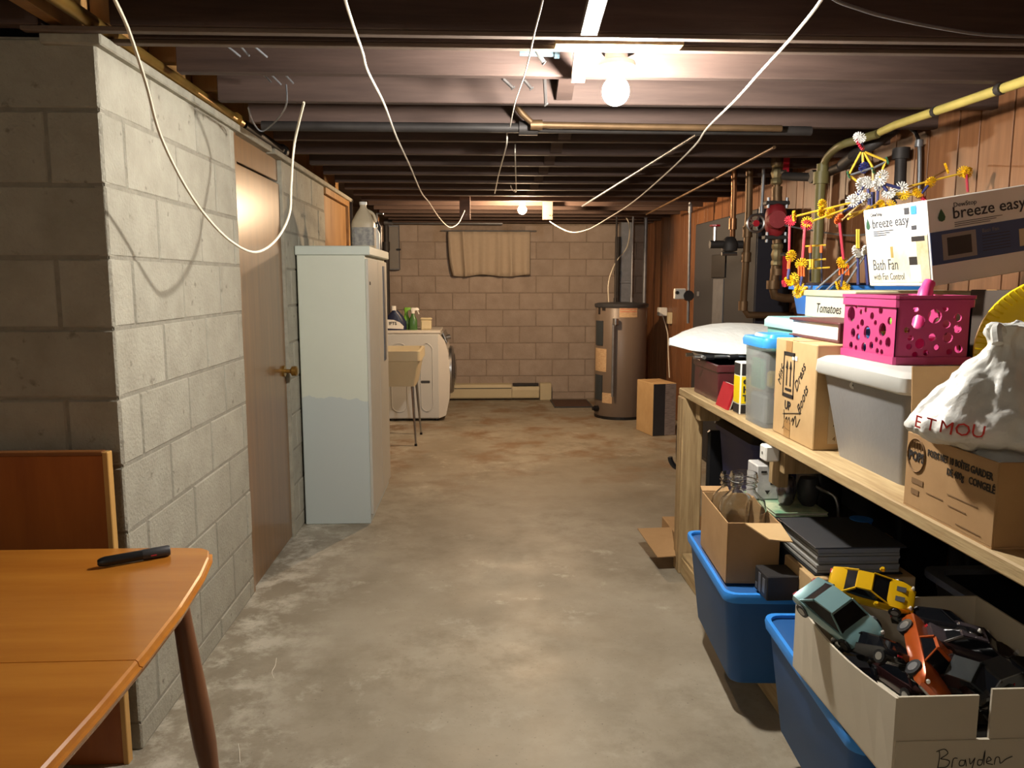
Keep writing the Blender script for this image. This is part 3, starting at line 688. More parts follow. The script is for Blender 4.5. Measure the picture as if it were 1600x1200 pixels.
# carton by the heater
a = zat(997, 669); b_ = zat(1019, 682); c_ = zat(1055, 680)
ang = math.atan2(c_.y - b_.y, c_.x - b_.x)
t = thing('carton', 'tan cardboard carton with a dark stripe standing by the water heater', 'box', tuple(b_), (0, 0, ang))
bw, bd, bhh = (c_ - b_).length, 0.36, 0.49
MB().cbox(0, bw, 0, bd, 0, bhh, 0.004).build('box', CARDL, t, world=False)
MB().box(0.004, bw * 0.52, -0.0015, 0.002, 0.004, bhh - 0.004).build('stripe', CHAR, t, world=False)
MB().box(bw * 0.52, bw - 0.004, -0.0012, 0.002, 0.004, bhh - 0.004).build('printed_panel', mat('grey_print', (176, 162, 150), 0.7, rgb2=(120, 108, 104), nscale=18, grain=(1, 1, 8)), t, world=False)
MB().box(0.02, bw - 0.02, bd * 0.48, bd * 0.52, bhh, bhh + 0.001).build('tape', TAPE, t, world=False)

# outlet, plug and conduit on the panelled wall
def wallp(px, py, off=0.0): return xat(px, py, XR - 0.012 - off)
t = thing('wall_outlet', 'cream outlet box with a plug on the panelled wall above the carton', 'outlet', tuple(wallp(1045, 497)))
c0 = wallp(1049, 497)
MB().cbox(XR - 0.05, XR - 0.008, c0.y - 0.04, c0.y + 0.04, c0.z - 0.06, c0.z + 0.06, 0.005).build('box', CREAM, t)
c1 = wallp(1041, 487)
MB().cbox(XR - 0.1, XR - 0.008, c1.y - 0.05, c1.y + 0.05, c1.z - 0.045, c1.z + 0.045, 0.008).build('plug_adapter', WHITE, t)
MB().tube(spline([(XR - 0.05, c1.y, c1.z - 0.04), xat(1043, 520, XR - 0.04), xat(1044, 545, XR - 0.04), xat(1046, 590, XR - 0.05)], 6), 0.006, 6).build('cord', WIRE, t, True)
# ================================================================== BOILER AND PIPEWORK ON THE RIGHT WALL
BOIL = mat('boiler_grey', (36, 36, 40), 0.7, noise=0.1, nscale=3)
BOILD = mat('boiler_dark', (30, 30, 40), 0.55, noise=0.15)
bx, by0, by1, bz = 1.80, 5.02, 6.45, 1.885
t = thing('boiler', 'dark grey metal boiler cabinet against the panelled wall', 'boiler', (1.92, 5.8, 0))
MB().cbox(bx, XR - 0.01, by0, by1, 0.02, bz, 0.006).build('cabinet', BOIL, t)
MB().cbox(bx + 0.005, XR - 0.012, by0 - 0.012, by0 + 0.002, 0.03, bz - 0.01, 0.004).build('access_panel', BOILD, t)
MB().cbox(bx - 0.01, bx + 0.002, 5.62, 5.95, 1.45, 1.62, 0.003).build('control_box', BLACK, t)
MB().cbox(bx - 0.008, bx + 0.002, 5.65, 5.9, 0.75, 1.44, 0.003).build('side_strip', GALV, t)
MB().cbox(bx - 0.01, bx + 0.004, 5.15, 5.6, 0.7, 1.05, 0.003).build('burner_cover', BLACK, t)
MB().box(bx, XR - 0.02, by0 + 0.02, by1 - 0.02, 0.0, 0.025).build('plinth', BLACK, t)
MB().cbox(bx - 0.006, bx + 0.002, 6.28, 6.34, 1.3, 1.34, 0.003).build('badge', GALV, t)

def P(px, py, y_): return yat(px, py, y_)
G = 'heating pipes by the boiler'
pipe('conduit', 'thin upright conduit on the panelled wall left of the boiler', [P(1082, 228, 6.7), P(1079, 300, 6.72), P(1075, 505, 6.75)], 0.013, GALV, group=G, fittings=((P(1079, 325, 6.72), (0, 0, 1), 0.08),))
t = thing('socket_box', 'white surface socket with a round knob on the conduit', 'outlet', tuple(P(1065, 470, 6.7)))
c0 = P(1062, 459, 6.68); MB().cbox(c0.x - 0.05, c0.x + 0.05, 6.66, 6.70, c0.z - 0.045, c0.z + 0.045, 0.006).build('plate', WHITE, t)
MB().tube([c0 + Vector((-0.03, -0.02, 0.01)), c0 + Vector((-0.03, -0.045, 0.01))], 0.015, 8).build('socket', IRON, t)
c0 = P(1075, 462, 6.68); MB().tube([c0 + Vector((0, 0.02, 0)), c0 + Vector((0, -0.03, 0))], 0.045, 14).build('round_box', IRON, t)
pipe('copper_pipe', 'copper pipe dropping from the joists to a valve, leftmost of the boiler pipes', [P(1020, 201, 5.0), P(1140, 203, 5.0), P(1147, 210, 5.0), P(1147, 300, 5.05), P(1144, 392, 5.1)], 0.017, COPPER, group=G, fittings=((P(1147, 208, 5.0), (0, 0, 1), 0.05), (P(1145, 350, 5.07), (0, 0, 1), 0.07)))
t = thing('mixing_valve', 'dark brass valve with small bolts at the foot of the copper pipe', 'valve', tuple(P(1140, 395, 5.05)))
c0 = P(1140, 382, 5.05)
MB().lathe([(0.02, -0.05), (0.05, -0.04), (0.055, 0.0), (0.04, 0.035), (0.022, 0.05)], c0, 12).tube([c0 + Vector((-0.13, 0, 0)), c0 + Vector((0.12, 0, 0))], 0.026, 10).build('body', IRON, t, 40)
MB().tube([c0 + Vector((-0.1, 0, 0)), c0 + Vector((-0.1, 0, 0.11))], 0.012, 8).build('stem', STEEL, t)
MB().tube([c0 + Vector((0.05, 0, -0.06)), c0 + Vector((-0.05, 0, -0.06))], 0.012, 8).build('drain_plug', STEEL, t)
MB().lathe([(0.01, 0), (0.035, 0.005), (0.035, 0.015)], c0 + Vector((-0.1, 0, 0.11)), 8).build('handle', RED, t)
vx = P(1168, 340, 4.9).x
pipe('copper_pipe', 'long copper pipe with an elbow running down beside the boiler', [P(1160, 192, 4.9), P(1170, 196, 4.9), P(1172, 215, 4.9), P(1170, 330, 4.9), P(1166, 400, 4.92), P(1161, 480, 4.95), P(1168, 492, 4.95), P(1240, 493, 4.95)], 0.022, COPDARK, group=G,
     fittings=((P(1172, 212, 4.9), (0, 0, 1), 0.06), (P(1166, 402, 4.92), (0, 0, 1), 0.06), (P(1161, 478, 4.95), (0, 0, 1), 0.06), (P(1168, 362, 4.91), (0, 0, 1), 0.07)), fr_=1.35)
t = thing('gate_valve', 'round silver wheel valve on the long copper pipe', 'valve', tuple(P(1180, 350, 4.82)))
c0 = P(1181, 349, 4.8)
rim = [c0 + Vector((0.052 * math.cos(a * math.pi / 12), 0, 0.052 * math.sin(a * math.pi / 12))) for a in range(24)]
w_ = MB().tube(rim + [rim[0]], 0.009, 6)
for a in range(5): w_.tube([c0, c0 + Vector((0.05 * math.cos(a * 1.2566), 0, 0.05 * math.sin(a * 1.2566)))], 0.006, 5)
w_.build('wheel', STEEL, t, True)
MB().tube([c0 + Vector((0, 0.005, 0)), c0 + Vector((0, -0.012, 0))], 0.02, 10).build('hub', RED, t)
MB().tube([c0, c0 + Vector((-0.02, 0.12, 0))], 0.014, 8).build('stem', IRON, t)
# pump column with the red levers
S = lambda py: P(1214, py, 4.62)
t = thing('circulator_pump', 'red circulator pump with flanges in the boiler pipe column', 'pump', tuple(S(365)))
c0 = P(1212, 343, 4.62)
MB().lathe([(0.03, -0.1), (0.045, -0.085), (0.06, -0.05), (0.062, 0.03), (0.05, 0.075), (0.03, 0.09)], c0, 16).build('volute', mat('pump_red', (140, 34, 40), 0.5, noise=0.2), t, 40)
MB().tube([c0 + Vector((-0.02, -0.03, -0.01)), c0 + Vector((-0.04, -0.14, -0.01))], 0.05, 16).build('motor', MATS['pump_red'], t, 40)
for dz in (-0.105, 0.095):
    MB().cbox(c0.x - 0.07, c0.x + 0.07, c0.y - 0.03, c0.y + 0.03, c0.z + dz - 0.012, c0.z + dz + 0.012, 0.004).build('flange', IRON, t)
    for sx in (-1, 1): MB().tube([(c0.x + sx * 0.055, c0.y - 0.02, c0.z + dz - 0.03), (c0.x + sx * 0.055, c0.y - 0.02, c0.z + dz + 0.03)], 0.009, 6).build('bolt', GALV, t)
def ball_valve(label, py, pl, side):
    c0 = P(1214, py, 4.62); t = thing('ball_valve', label, 'valve', tuple(c0))
    MB().lathe([(0.024, -0.07), (0.034, -0.06), (0.034, -0.04), (0.028, -0.03), (0.036, 0), (0.028, 0.03), (0.034, 0.04), (0.034, 0.06), (0.024, 0.07)], c0, 10).build('body', mat('valve_brass', (150, 136, 100), 0.35, 0.7, noise=0.2), t, 30)
    a = c0 + Vector((0.03, -0.05, 0)); mb = MB()
    mb.loft([[a + Vector((x + 0.02 * (1 if k else 0), yy, z)) for x, z in ((-0.012, 0), (0.022, 0), (0.026, pl), (-0.008, pl))] for k, yy in ((0, 0), (0, 0.01))]).build('lever', RED, t)
    MB().tube([c0, a + Vector((0, -0.005, 0))], 0.012, 8).build('stem', STEEL, t)
ball_valve('brass ball valve with a red lever pointing up, above the pump', 270, 0.19, 1)
ball_valve('brass ball valve with a red lever pointing down, below the pump', 398, -0.19, 1)
pipe('copper_pipe', 'upper copper pipe joining the joists to the top ball valve', [P(1220, 178, 4.62), S(230), S(262)], 0.024, COPDARK, group=G, fittings=((S(250), (0, 0, 1), 0.06),))
pipe('copper_pipe', 'short copper pipe between the pump flanges and the top ball valve', [S(282), S(322)], 0.02, COPDARK, group=G, fittings=((S(300), (0, 0, 1), 0.06), (S(312), (0, 0, 1), 0.03)))
pipe('copper_pipe', 'lower copper pipe with an elbow under the bottom ball valve', [S(372), S(400), P(1208, 450, 4.62), P(1210, 462, 4.62), P(1225, 466, 4.62), P(1245, 466, 4.65)], 0.026, COPDARK, group=G, fittings=((S(425), (0, 0, 1), 0.04), (P(1208, 445, 4.62), (0, 0, 1), 0.05)))
pipe('conduit', 'thin grey rod between the boiler pipes', [P(1194, 255, 4.8), P(1190, 332, 4.8)], 0.01, GALV, group=G, fittings=((P(1190, 328, 4.8), (0, 0, 1), 0.04),))
# yellow gas line along the top of the panelled wall
zg = ZJ - 0.024
g = [zat(1700, 90, zg), zat(1600, 127, zg), zat(1400, 195, zg), zat(1376, 206, zg)]
pipe('gas_pipe', 'yellow painted gas pipe along the top of the panelled wall', g, 0.017, GASY, fittings=((zat(1563, 139, zg), (0, 1, 0), 0.025), (zat(1462, 174, zg), (0, 1, 0), 0.02)), fm=IRON, fr_=1.2)
pipe('curved_pipe', 'olive pipe bending down from the joists behind the toy ride', [zat(1372, 209, zg), zat(1340, 219, ZJ - 0.03), zat(1312, 228, ZJ - 0.04), P(1292, 247, 3.95), P(1284, 268, 4.0)], 0.019, mat('olive_pipe', (112, 104, 62), 0.5, noise=0.3), k=5, fittings=((P(1285, 264, 4.0), (0, 0, 1), 0.05),))
pipe('standing_pipe', 'olive upright pipe below the bend, behind the hanging toy seats', [P(1283, 272, 4.0), P(1278, 380, 4.0), P(1273, 470, 4.0)], 0.026, mat('olive_pipe', (112, 104, 62), 0.5, noise=0.3), fittings=((P(1283, 278, 4.0), (0, 0, 1), 0.06),))
pipe('pipe_bundle', 'dark pipe running level from the pump column to the bend', [P(1225, 275, 4.5), P(1275, 276, 4.3), P(1310, 262, 4.1), P(1350, 250, 3.8)], 0.024, IRON, k=4, fittings=((P(1275, 276, 4.3), (1, 0, 0), 0.06),))
pipe('black_tubing', 'black tubing sagging below the gas pipe to the right of the toy ride', [xat(1400, 200, XR - 0.1), P(1370, 222, 3.6), P(1340, 240, 3.7), P(1315, 258, 3.9)], 0.026, IRON, k=4, fittings=((P(1340, 240, 3.7), (1, 0, -0.5), 0.05),))
pipe('arched_conduit', 'thin conduit arching down the panelled wall right of the toy ride', [xat(1385, 200, XR - 0.05), xat(1410, 196, XR - 0.04), xat(1428, 205, XR - 0.035), xat(1436, 225, XR - 0.035), xat(1437, 255, XR - 0.035), xat(1436, 300, XR - 0.035)], 0.009, GALV, k=5, fittings=((xat(1436, 224, XR - 0.035), (0, 0, 1), 0.03),), fr_=2)
pipe('upright_pipe', 'pale copper upright behind the toy ride mast', [P(1394, 250, 3.9), P(1390, 330, 3.9)], 0.011, COPPER, fittings=((P(1394, 252, 3.9), (0, 0, 1), 0.04),))
pipe('upright_pipe', 'dark iron upright on the panelled wall right of the copper upright', [xat(1408, 236, XR - 0.06), xat(1406, 310, XR - 0.06)], 0.026, IRON, fittings=((xat(1408, 240, XR - 0.06), (0, 0, 1), 0.05),))
# pipes under the joists
GJ = 'pipes crossing under the joists'
pipe('water_pipe', 'thick dark pipe crossing the room under the joists', [(-0.9, 3.42, ZJ - 0.022), (0.2, 3.42, ZJ - 0.022), (1.45, 3.43, ZJ - 0.022)], 0.02, IRON, group=GJ, fittings=(((0.22, 3.42, ZJ - 0.022), (1, 0, 0), 0.08),))
pipe('water_pipe', 'shiny copper pipe running right from the tee under the joists', [(0.12, 3.3, ZJ + 0.1), (0.19, 3.34, ZJ + 0.02), (0.24, 3.36, ZJ - 0.02), (0.7, 3.37, ZJ - 0.022), (1.3, 3.38, ZJ - 0.022)], 0.014, COPDARK, group=GJ, fittings=(((0.25, 3.36, ZJ - 0.02), (1, 0, 0), 0.05),))
pipe('conduit', 'straight grey conduit slanting under the joists towards the far bulb', [zat(1092, 208, ZJ - 0.012), zat(1000, 266, ZJ - 0.012), zat(910, 322, ZJ - 0.012)], 0.008, GALV, fittings=((zat(1092, 208, ZJ - 0.012), (1, -1, 0), 0.03),))
pipe('conduit', 'thin conduit slanting under the joists beside the boiler pipes', [zat(1210, 230, ZJ - 0.03), zat(1120, 278, ZJ - 0.03), zat(1010, 335, ZJ - 0.03)], 0.008, COPDARK, fittings=((zat(1120, 278, ZJ - 0.03), (-1, 1, 0), 0.03),))
pipe('conduit', 'dark conduit along the top of the panelled wall above the boiler', [P(1120, 290, 6.4), P(1040, 318, 8.2), P(985, 342, 9.2)], 0.016, IRON, fittings=((P(1040, 318, 8.2), (0, 1, 0), 0.05),))
t = thing('paper_notice', 'small grey board hung on the joists above the conduit', 'board', tuple(P(1101, 278, 5.2)))
a, b, c, d = P(1088, 234, 5.2), P(1115, 232, 5.2), P(1114, 275, 5.2), P(1086, 277, 5.2)
MB().quad(a, b, c, d, 0.01).build('sheet', mat('grey_board', (120, 112, 116), 0.8, noise=0.1), t)
MB().tube([a * 0.5 + b * 0.5 + Vector((0, 0.01, 0)), a * 0.5 + b * 0.5 + Vector((0, 0.01, 0.16))], 0.003, 5).build('hook', STEEL, t)
# brass pipe above the ledge on the left wall
pipe('brass_pipe', 'brass coloured pipe lying along the ledge of the left block wall', [(XL + 0.005, 1.2, ZT + 0.035), (XL + 0.005, 3.55, ZT + 0.03)], 0.02, BRASS, fittings=(((XL + 0.005, 3.5, ZT + 0.03), (0, 1, 0), 0.05),))
pipe('grey_pipe', 'dull grey pipe continuing the brass pipe along the left ledge', [(XL + 0.005, 3.58, ZT + 0.03), (XL + 0.005, 4.3, ZT + 0.03)], 0.022, IRON, fittings=(((XL + 0.005, 4.28, ZT + 0.03), (0, 1, 0), 0.04),))
# cut pipe stubs and nails poking through the joists near the lamp
BLUEP = mat('blue_steel', (120, 146, 160), 0.3, 0.7, noise=0.2)
t = thing('steel_rod', 'shiny steel rod poking down beside the near lamp', 'rod', tuple(P(849, 97, 2.5)))
MB().tube([P(829, 62, 2.42), P(849, 97, 2.5)], 0.007, 8).build('shaft', STEEL, t); MB().tube([P(849, 97, 2.5), P(851, 99, 2.5)], 0.009, 8).build('tip', IRON, t)
t = thing('drain_stub', 'short blue-grey pipe stub lying across the joists by the steel rod', 'pipe', tuple(P(850, 82, 2.55)))
MB().tube([P(812, 80, 2.55), P(874, 82, 2.55)], 0.014, 10).build('pipe_run', BLUEP, t); MB().tube([P(866, 82, 2.55), P(874, 82, 2.55)], 0.018, 10).build('fitting', BLUEP, t)
for i, (a, b, l) in enumerate((((785, 122), (801, 137), 'leftmost dark peg under the second joist near the lamp'), ((818, 124), (830, 138), 'right dark peg under the second joist near the lamp'), ((851, 122), (853, 163), 'long dark bolt hanging below the second joist near the lamp'))):
    t = thing('iron_peg', l, 'peg', tuple(P(*b, 2.75)), group='iron pegs in the joists')
    MB().tube([P(a[0], a[1], 2.72), P(b[0], b[1], 2.78)], 0.006, 6).build('shank', IRON, t); MB().tube([P(b[0], b[1], 2.78), P(b[0] + 1, b[1] + 1.5, 2.78)], 0.009, 6).build('tip', STEEL, t)
for i, (a, b, y_, l) in enumerate(((( 334, 53), (375, 88), 2.55, 'first'), ((366, 62), (389, 87), 2.57, 'second'), ((377, 54), (417, 89), 2.55, 'third'))):
    t = thing('cable_stub', 'grey cable end sticking out below the near joist, %s from the left' % l, 'cable', tuple(P(*b, y_ + 0.05)), group='cable ends under the near joist')
    MB().tube(spline([P(*a, y_ - 0.1), P((a[0] * 2 + b[0]) / 3 + 4, (a[1] * 2 + b[1]) / 3 + 4, y_ - 0.05), P(*b, y_ + 0.04)], 4), 0.0035, 6).build('sheath', GALV, t)
for i, (a, b, y_, l) in enumerate((((410, 115), (423, 128), 2.9, 'first'), ((423, 116), (439, 132), 2.9, 'second'), ((446, 117), (458, 130), 2.92, 'third'))):
    t = thing('cable_stub', 'grey cable end sticking out below the farther joist, %s from the left' % l, 'cable', tuple(P(*b, y_ + 0.05)), group='cable ends under the farther joist')
    MB().tube([P(*a, y_ - 0.1), P(*b, y_ + 0.04)], 0.0035, 6).build('sheath', GALV, t)

# ------------------------------------------------------------------ cords and strings
def under(px, py, y_, z=ZJ - 0.055):
    p = yat(px, py, y_); q = zat(px, py, z)
    return q if p.z > z else p
def cord(name, label, pts, r, m, cat='cord', k=6):
    Q = [under(a, b, c) for a, b, c in pts]
    if Q[0].z > ZJ - 0.12: Q = [Vector((Q[0].x, Q[0].y, ZJ + 0.004))] + Q      # stapled to the joist above
    P_ = spline(Q, k)
    return MB().tube(P_, r, 8).build(name, m, None, True, label=label, cat=cat)
cord('power_cord', 'white cord looping down from the joists in front of the left block wall', [(170, -25, 1.7), (200, 45, 1.85), (228, 130, 2.0), (250, 210, 2.12), (285, 283, 2.25), (322, 338, 2.38), (362, 378, 2.48), (400, 394, 2.57), (432, 374, 2.7), (452, 335, 2.82), (455, 290, 2.9), (460, 225, 2.98), (475, 160, 3.08)], 0.0042, WIRE)
cord('clothes_string', 'white string sagging from the ceiling to the left hanger board', [(536, -15, 1.9), (552, 40, 2.2), (566, 80, 2.45), (575, 112, 2.7), (600, 162, 3.2), (620, 215, 3.8), (640, 258, 4.4), (658, 300, 5.1), (670, 316, 5.5), (686, 340, 6.0), (702, 355, 6.3), (715, 350, 6.45), (722, 338, 6.55), (726, 329, 6.6)], 0.004, STRING, 'string')
cord('clothes_string', 'white string sagging from the ceiling to the right hanger board', [(1290, -12, 1.95), (1240, 55, 2.4), (1190, 110, 2.8), (1150, 155, 3.2), (1105, 200, 3.7), (1085, 228, 4.0), (1040, 272, 4.6), (990, 315, 5.3), (955, 338, 5.8), (920, 358, 6.3), (895, 363, 6.55), (875, 356, 6.75), (859, 346, 6.9)], 0.004, STRING, 'string')
cord('pull_string', 'thin white string dangling from the near joists left of the near lamp', [(850, -10, 1.98), (835, 52, 2.24), (829, 80, 2.4), (820, 115, 2.6), (812, 138, 2.75), (804, 163, 3.0), (797, 198, 3.3)], 0.0022, STRING, 'string', 4)
cord('pull_string', 'thin white string hanging under the middle joists left of the far bulb', [(792, 222, 3.9), (788, 240, 4.2), (782, 262, 4.7), (777, 282, 5.2), (773, 302, 5.7)], 0.0035, STRING, 'string', 4)
cord('pull_string', 'short white cord end hanging just above the far bulb', [(805, 245, 5.4), (806, 280, 5.6), (806, 300, 5.75), (800, 295, 5.75), (798, 290, 5.75)], 0.003, STRING, 'string', 4)
cord('ceiling_cable', 'grey cable running across the joists at the upper right', [(1295, -8, 2.02), (1345, 15, 2.05), (1400, 30, 2.1), (1470, 44, 2.14), (1540, 54, 2.17), (1640, 58, 2.19)], 0.004, GALV, 'cable')
cord('ceiling_cable', 'thin cable looping between the joists above the left ledge', [(448, 160, 3.1), (440, 178, 3.15), (425, 195, 3.2), (408, 205, 3.25), (395, 190, 3.3), (388, 168, 3.3)], 0.003, GALV, 'cable')

# ================================================================== TABLE, PANEL, MARKER
OAK = mat('orange_oak', (194, 126, 46), 0.26, rgb2=(172, 104, 34), nscale=3, grain=(0.5, 4, 4), coat=0.35)
OAKE = mat('orange_oak_edge', (184, 114, 42), 0.26, rgb2=(150, 84, 24), nscale=4, coat=0.35)
LEGW = mat('turned_leg_wood', (126, 82, 52), 0.35, rgb2=(104, 64, 40), nscale=4, grain=(6, 6, 0.5), coat=0.2)
tz = 0.74
t = thing('dining_table', 'orange oak dining table with moulded edge and splayed turned leg', 'table', (-1.1, 1.3, 0))
far = 1.985; xe = -0.605
def outline(off):
    pts = [(xe + 0.0, 0.2), (xe - 0.0, 0.95), (xe + 0.002, 1.2), (xe - 0.003, 1.4), (xe - 0.014, 1.6), (xe - 0.034, 1.78), (xe - 0.056, 1.9), (xe - 0.075, 1.955), (xe - 0.105, 1.977), (xe - 0.2, far), (-1.95, far)]
    out = []
    for i, (x, y_) in enumerate(pts):
        a = Vector(pts[max(i - 1, 0)]); b = Vector(pts[min(i + 1, len(pts) - 1)]); d = (b - a).normalized(); n = Vector((d.y, -d.x))
        out.append((x + n.x * off, y_ + n.y * off))
    out += [(-1.95, 0.2)]
    return out
def clip(poly, y0, y1):
    def cl(poly, yv, keep):
        out = []
        for i in range(len(poly)):
            a, b = poly[i], poly[(i + 1) % len(poly)]
            ia, ib = keep(a[1]), keep(b[1])
            if ia: out.append(a)
            if ia != ib:
                s_ = (yv - a[1]) / (b[1] - a[1]); out.append((a[0] + (b[0] - a[0]) * s_, yv))
        return out
    return cl(cl(poly, y0, lambda v: v >= y0 - 1e-9), y1, lambda v: v <= y1 + 1e-9)
for a, b in ((1.362, 2.2), (0.2, 1.359)):
    mb = MB(); rings = []
    for off, z in ((-0.03, tz - 0.034), (-0.012, tz - 0.032), (-0.006, tz - 0.02), (-0.004, tz - 0.014), (-0.010, tz - 0.012), (-0.012, tz - 0.004), (-0.016, tz)):
        rings.append([(x, y_, z) for x, y_ in clip(outline(off), a, b)])
    mb.loft(rings).build('table_leaf', OAK, t)
MB().box(-1.85, -0.72, 1.80, 1.83, tz - 0.12, tz - 0.034).box(-0.735, -0.71, 0.4, 1.80, tz - 0.12, tz - 0.034).build('apron', LEGW, t)
lt = yat(288, 985, 1.74); lb = yat(330, 1215, 1.74)
d_ = (lb - lt) / (lt.z - lb.z); top = lt + d_ * (lt.z - (tz - 0.035)); foot = lt + d_ * lt.z
pr = [(0.0, 0.02), (0.12, 0.021), (0.3, 0.025), (0.42, 0.0265), (0.52, 0.026), (0.6, 0.022), (0.66, 0.019), (0.675, 0.026), (0.69, 0.026), (0.7, 0.018), (0.78, 0.022), (0.9, 0.019), (1, 0.013)]
MB().tube([top + (foot - top) * a for a, r_ in pr], [r_ for a, r_ in pr], 16).build('leg', LEGW, t, 40)
for fx, fy in ((-1.8, 1.74), (-1.8, 0.4), (top.x, 0.4)):
    MB().tube([Vector((fx, fy, tz - 0.035)) + Vector((0, 0, -(tz - 0.035))) * a for a, r_ in pr], [r_ for a, r_ in pr], 12).build('leg', LEGW, t, 40)
t = thing('wood_panel', 'orange wooden panel with pale edging leaning on the dark block wall', 'panel', (-1.5, 2.17, 0))
MB().cbox(-1.95, -1.052, 2.19, 2.21, 0.0, 0.935, 0.002).build('board', mat('panel_oak', (164, 92, 34), 0.4, rgb2=(136, 70, 22), nscale=3, grain=(4, 4, 0.5)), t)
MB().cbox(-1.056, -1.04, 2.186, 2.214, 0.0, 0.945, 0.002).build('edging', mat('pale_edging', (196, 150, 84), 0.45, noise=0.1), t)
MB().cbox(-1.95, -1.056, 2.186, 2.214, 0.935, 0.947, 0.002).build('edging', mat('panel_edge_dark', (128, 78, 36), 0.45, noise=0.1), t)
a = zat(152, 878, tz + 0.016); b = zat(265, 858, tz + 0.016); a.z = b.z = tz + 0.0135
t = thing('marker_pen', 'fat black marker lying on the orange table', 'marker', (a.x, a.y, tz))
d_ = (b - a)
MB().tube([a, a + d_ * 0.02, a + d_ * 0.06, a + d_ * 0.1, a + d_ * 0.62], [0.006, 0.009, 0.011, 0.0125, 0.0125], 12).build('barrel', BLACK, t, 40)
MB().tube([a + d_ * 0.6, a + d_ * 0.63, a + d_ * 0.98, b], [0.012, 0.0135, 0.0135, 0.012], 12).build('cap', CHAR, t, 40)
n_ = Vector((-d_.y, d_.x, 0)).normalized() * -0.0125
MB().tube([a + d_ * 0.72 + n_ + Vector((0, 0, -0.002)), a + d_ * 0.8 + n_ + Vector((0, 0, -0.002))], 0.002, 5).build('emblem', RED, t)
# litter on the floor
for i, (pts, l) in enumerate(((((432, 1028), (430, 1040), (425, 1050), (428, 1060)), 'white thread curled on the floor right of the table leg'), (((372, 1162), (374, 1175), (375, 1192)), 'white thread on the floor at the bottom edge of the picture'))):
    MB().tube(spline([zat(*p, 0.001) for p in pts], 4), 0.0012, 5).build('thread', STRING, None, label=l, cat='thread')
# ================================================================== SHELF
SX, SZ = 0.985, 0.905           # front edge and top of the upper deck
t = thing('storage_shelf', 'long rough lumber shelf with two decks along the right wall', 'shelf', (1.4, 2.0, 0))
for x0, x1 in ((SX, 1.265), (1.275, 1.6), (1.61, 1.93)):
    MB().cbox(x0, x1, 0.2, 3.74, SZ - 0.035, SZ, 0.004).build('deck_plank', LUMBER, t)
MB().cbox(0.975, 1.075, 3.62, 3.66, 0.0, SZ - 0.035, 0.004).build('post', LUMBERV, t)
MB().cbox(0.975, 1.015, 3.66, 3.72, 0.0, SZ - 0.035, 0.004).build('post', LUMBERV, t)
MB().cbox(1.89, 1.93, 3.62, 3.71, 0.0, SZ - 0.035, 0.004).build('post', LUMBERV, t)
MB().cbox(1.02, 1.06, 2.55, 2.63, 0.72, SZ - 0.036, 0.004).build('cleat', LUMBERV, t)
MB().cbox(1.68, 1.72, 2.50, 2.59, 0.109, SZ - 0.036, 0.004).build('post', LUMBERV, t)
MB().cbox(1.89, 1.93, 2.50, 2.59, 0.0, SZ - 0.035, 0.004).build('post', LUMBERV, t)
MB().cbox(1.02, 1.06, 0.35, 0.44, 0.09, SZ - 0.035, 0.004).build('post', LUMBERV, t)
MB().cbox(1.89, 1.93, 0.35, 0.44, 0.0, SZ - 0.035, 0.004).build('post', LUMBERV, t)
for y_ in (3.6, 2.6, 0.45): MB().cbox(1.02, 1.93, y_ - 0.06 - 0.04, y_ - 0.06 - 0.002 if y_ < 3 else y_ - 0.04, SZ - 0.125, SZ - 0.036, 0.003).build('bearer', LUMBERV, t)
MB().cbox(0.985, 1.025, 0.2, 3.61, 0.0, 0.088, 0.004).build('bottom_rail', LUMBER, t)
MB().cbox(1.88, 1.92, 0.2, 3.61, 0.0, 0.088, 0.004).build('bottom_rail', LUMBER, t)
for i in range(4): MB().cbox(0.99 + i * 0.23, 0.99 + i * 0.23 + 0.222, 0.2, 3.61, 0.09, 0.108, 0.003).build('deck_plank', LUMBER, t)
q = xat(1199, 708, 0.985)
t = thing('white_block', 'small white block fixed under the front edge of the upper shelf', 'block', (0.985, q.y, 0.82))
MB().cbox(0.968, 1.018, q.y - 0.028, q.y + 0.028, 0.815, 0.869, 0.005).build('body', WHITE, t); MB().tube([(0.966, q.y, 0.842), (0.969, q.y, 0.842)], 0.005, 8).build('screw', STEEL, t)

def carton(name, label, x0, x1, y0, y1, z0, z1, m=CARD, open_=False, cat='box', loc=None, rot=(0, 0, 0), tape=True, group=None):
    """cardboard carton; open ones are hollow with walls and an inside"""
    cx, cy = (x0 + x1) / 2, (y0 + y1) / 2
    t = thing(name, label, cat, loc or (cx, cy, z0), rot, group)
    l, d, h = (x1 - x0) / 2, (y1 - y0) / 2, z1 - z0
    M = WORLD[t]
    if not open_:
        MB().cbox(-l, l, -d, d, 0, h, 0.003).build('box', m, t, world=False)
        if tape:
            MB().box(-l + 0.001, l - 0.001, -0.025, 0.025, h - 0.001, h + 0.0008).build('tape', TAPE, t, world=False)
    else:
        w_ = 0.004
        MB().box(-l, l, -d, d, 0, w_).build('bottom', m, t, world=False)
        for a in ((-l, -l + w_, -d, d), (l - w_, l, -d, d), (-l + w_, l - w_, -d, -d + w_), (-l + w_, l - w_, d - w_, d)):
            MB().cbox(a[0], a[1], a[2], a[3], w_, h, 0.001).build('side', m, t, world=False)
    return t

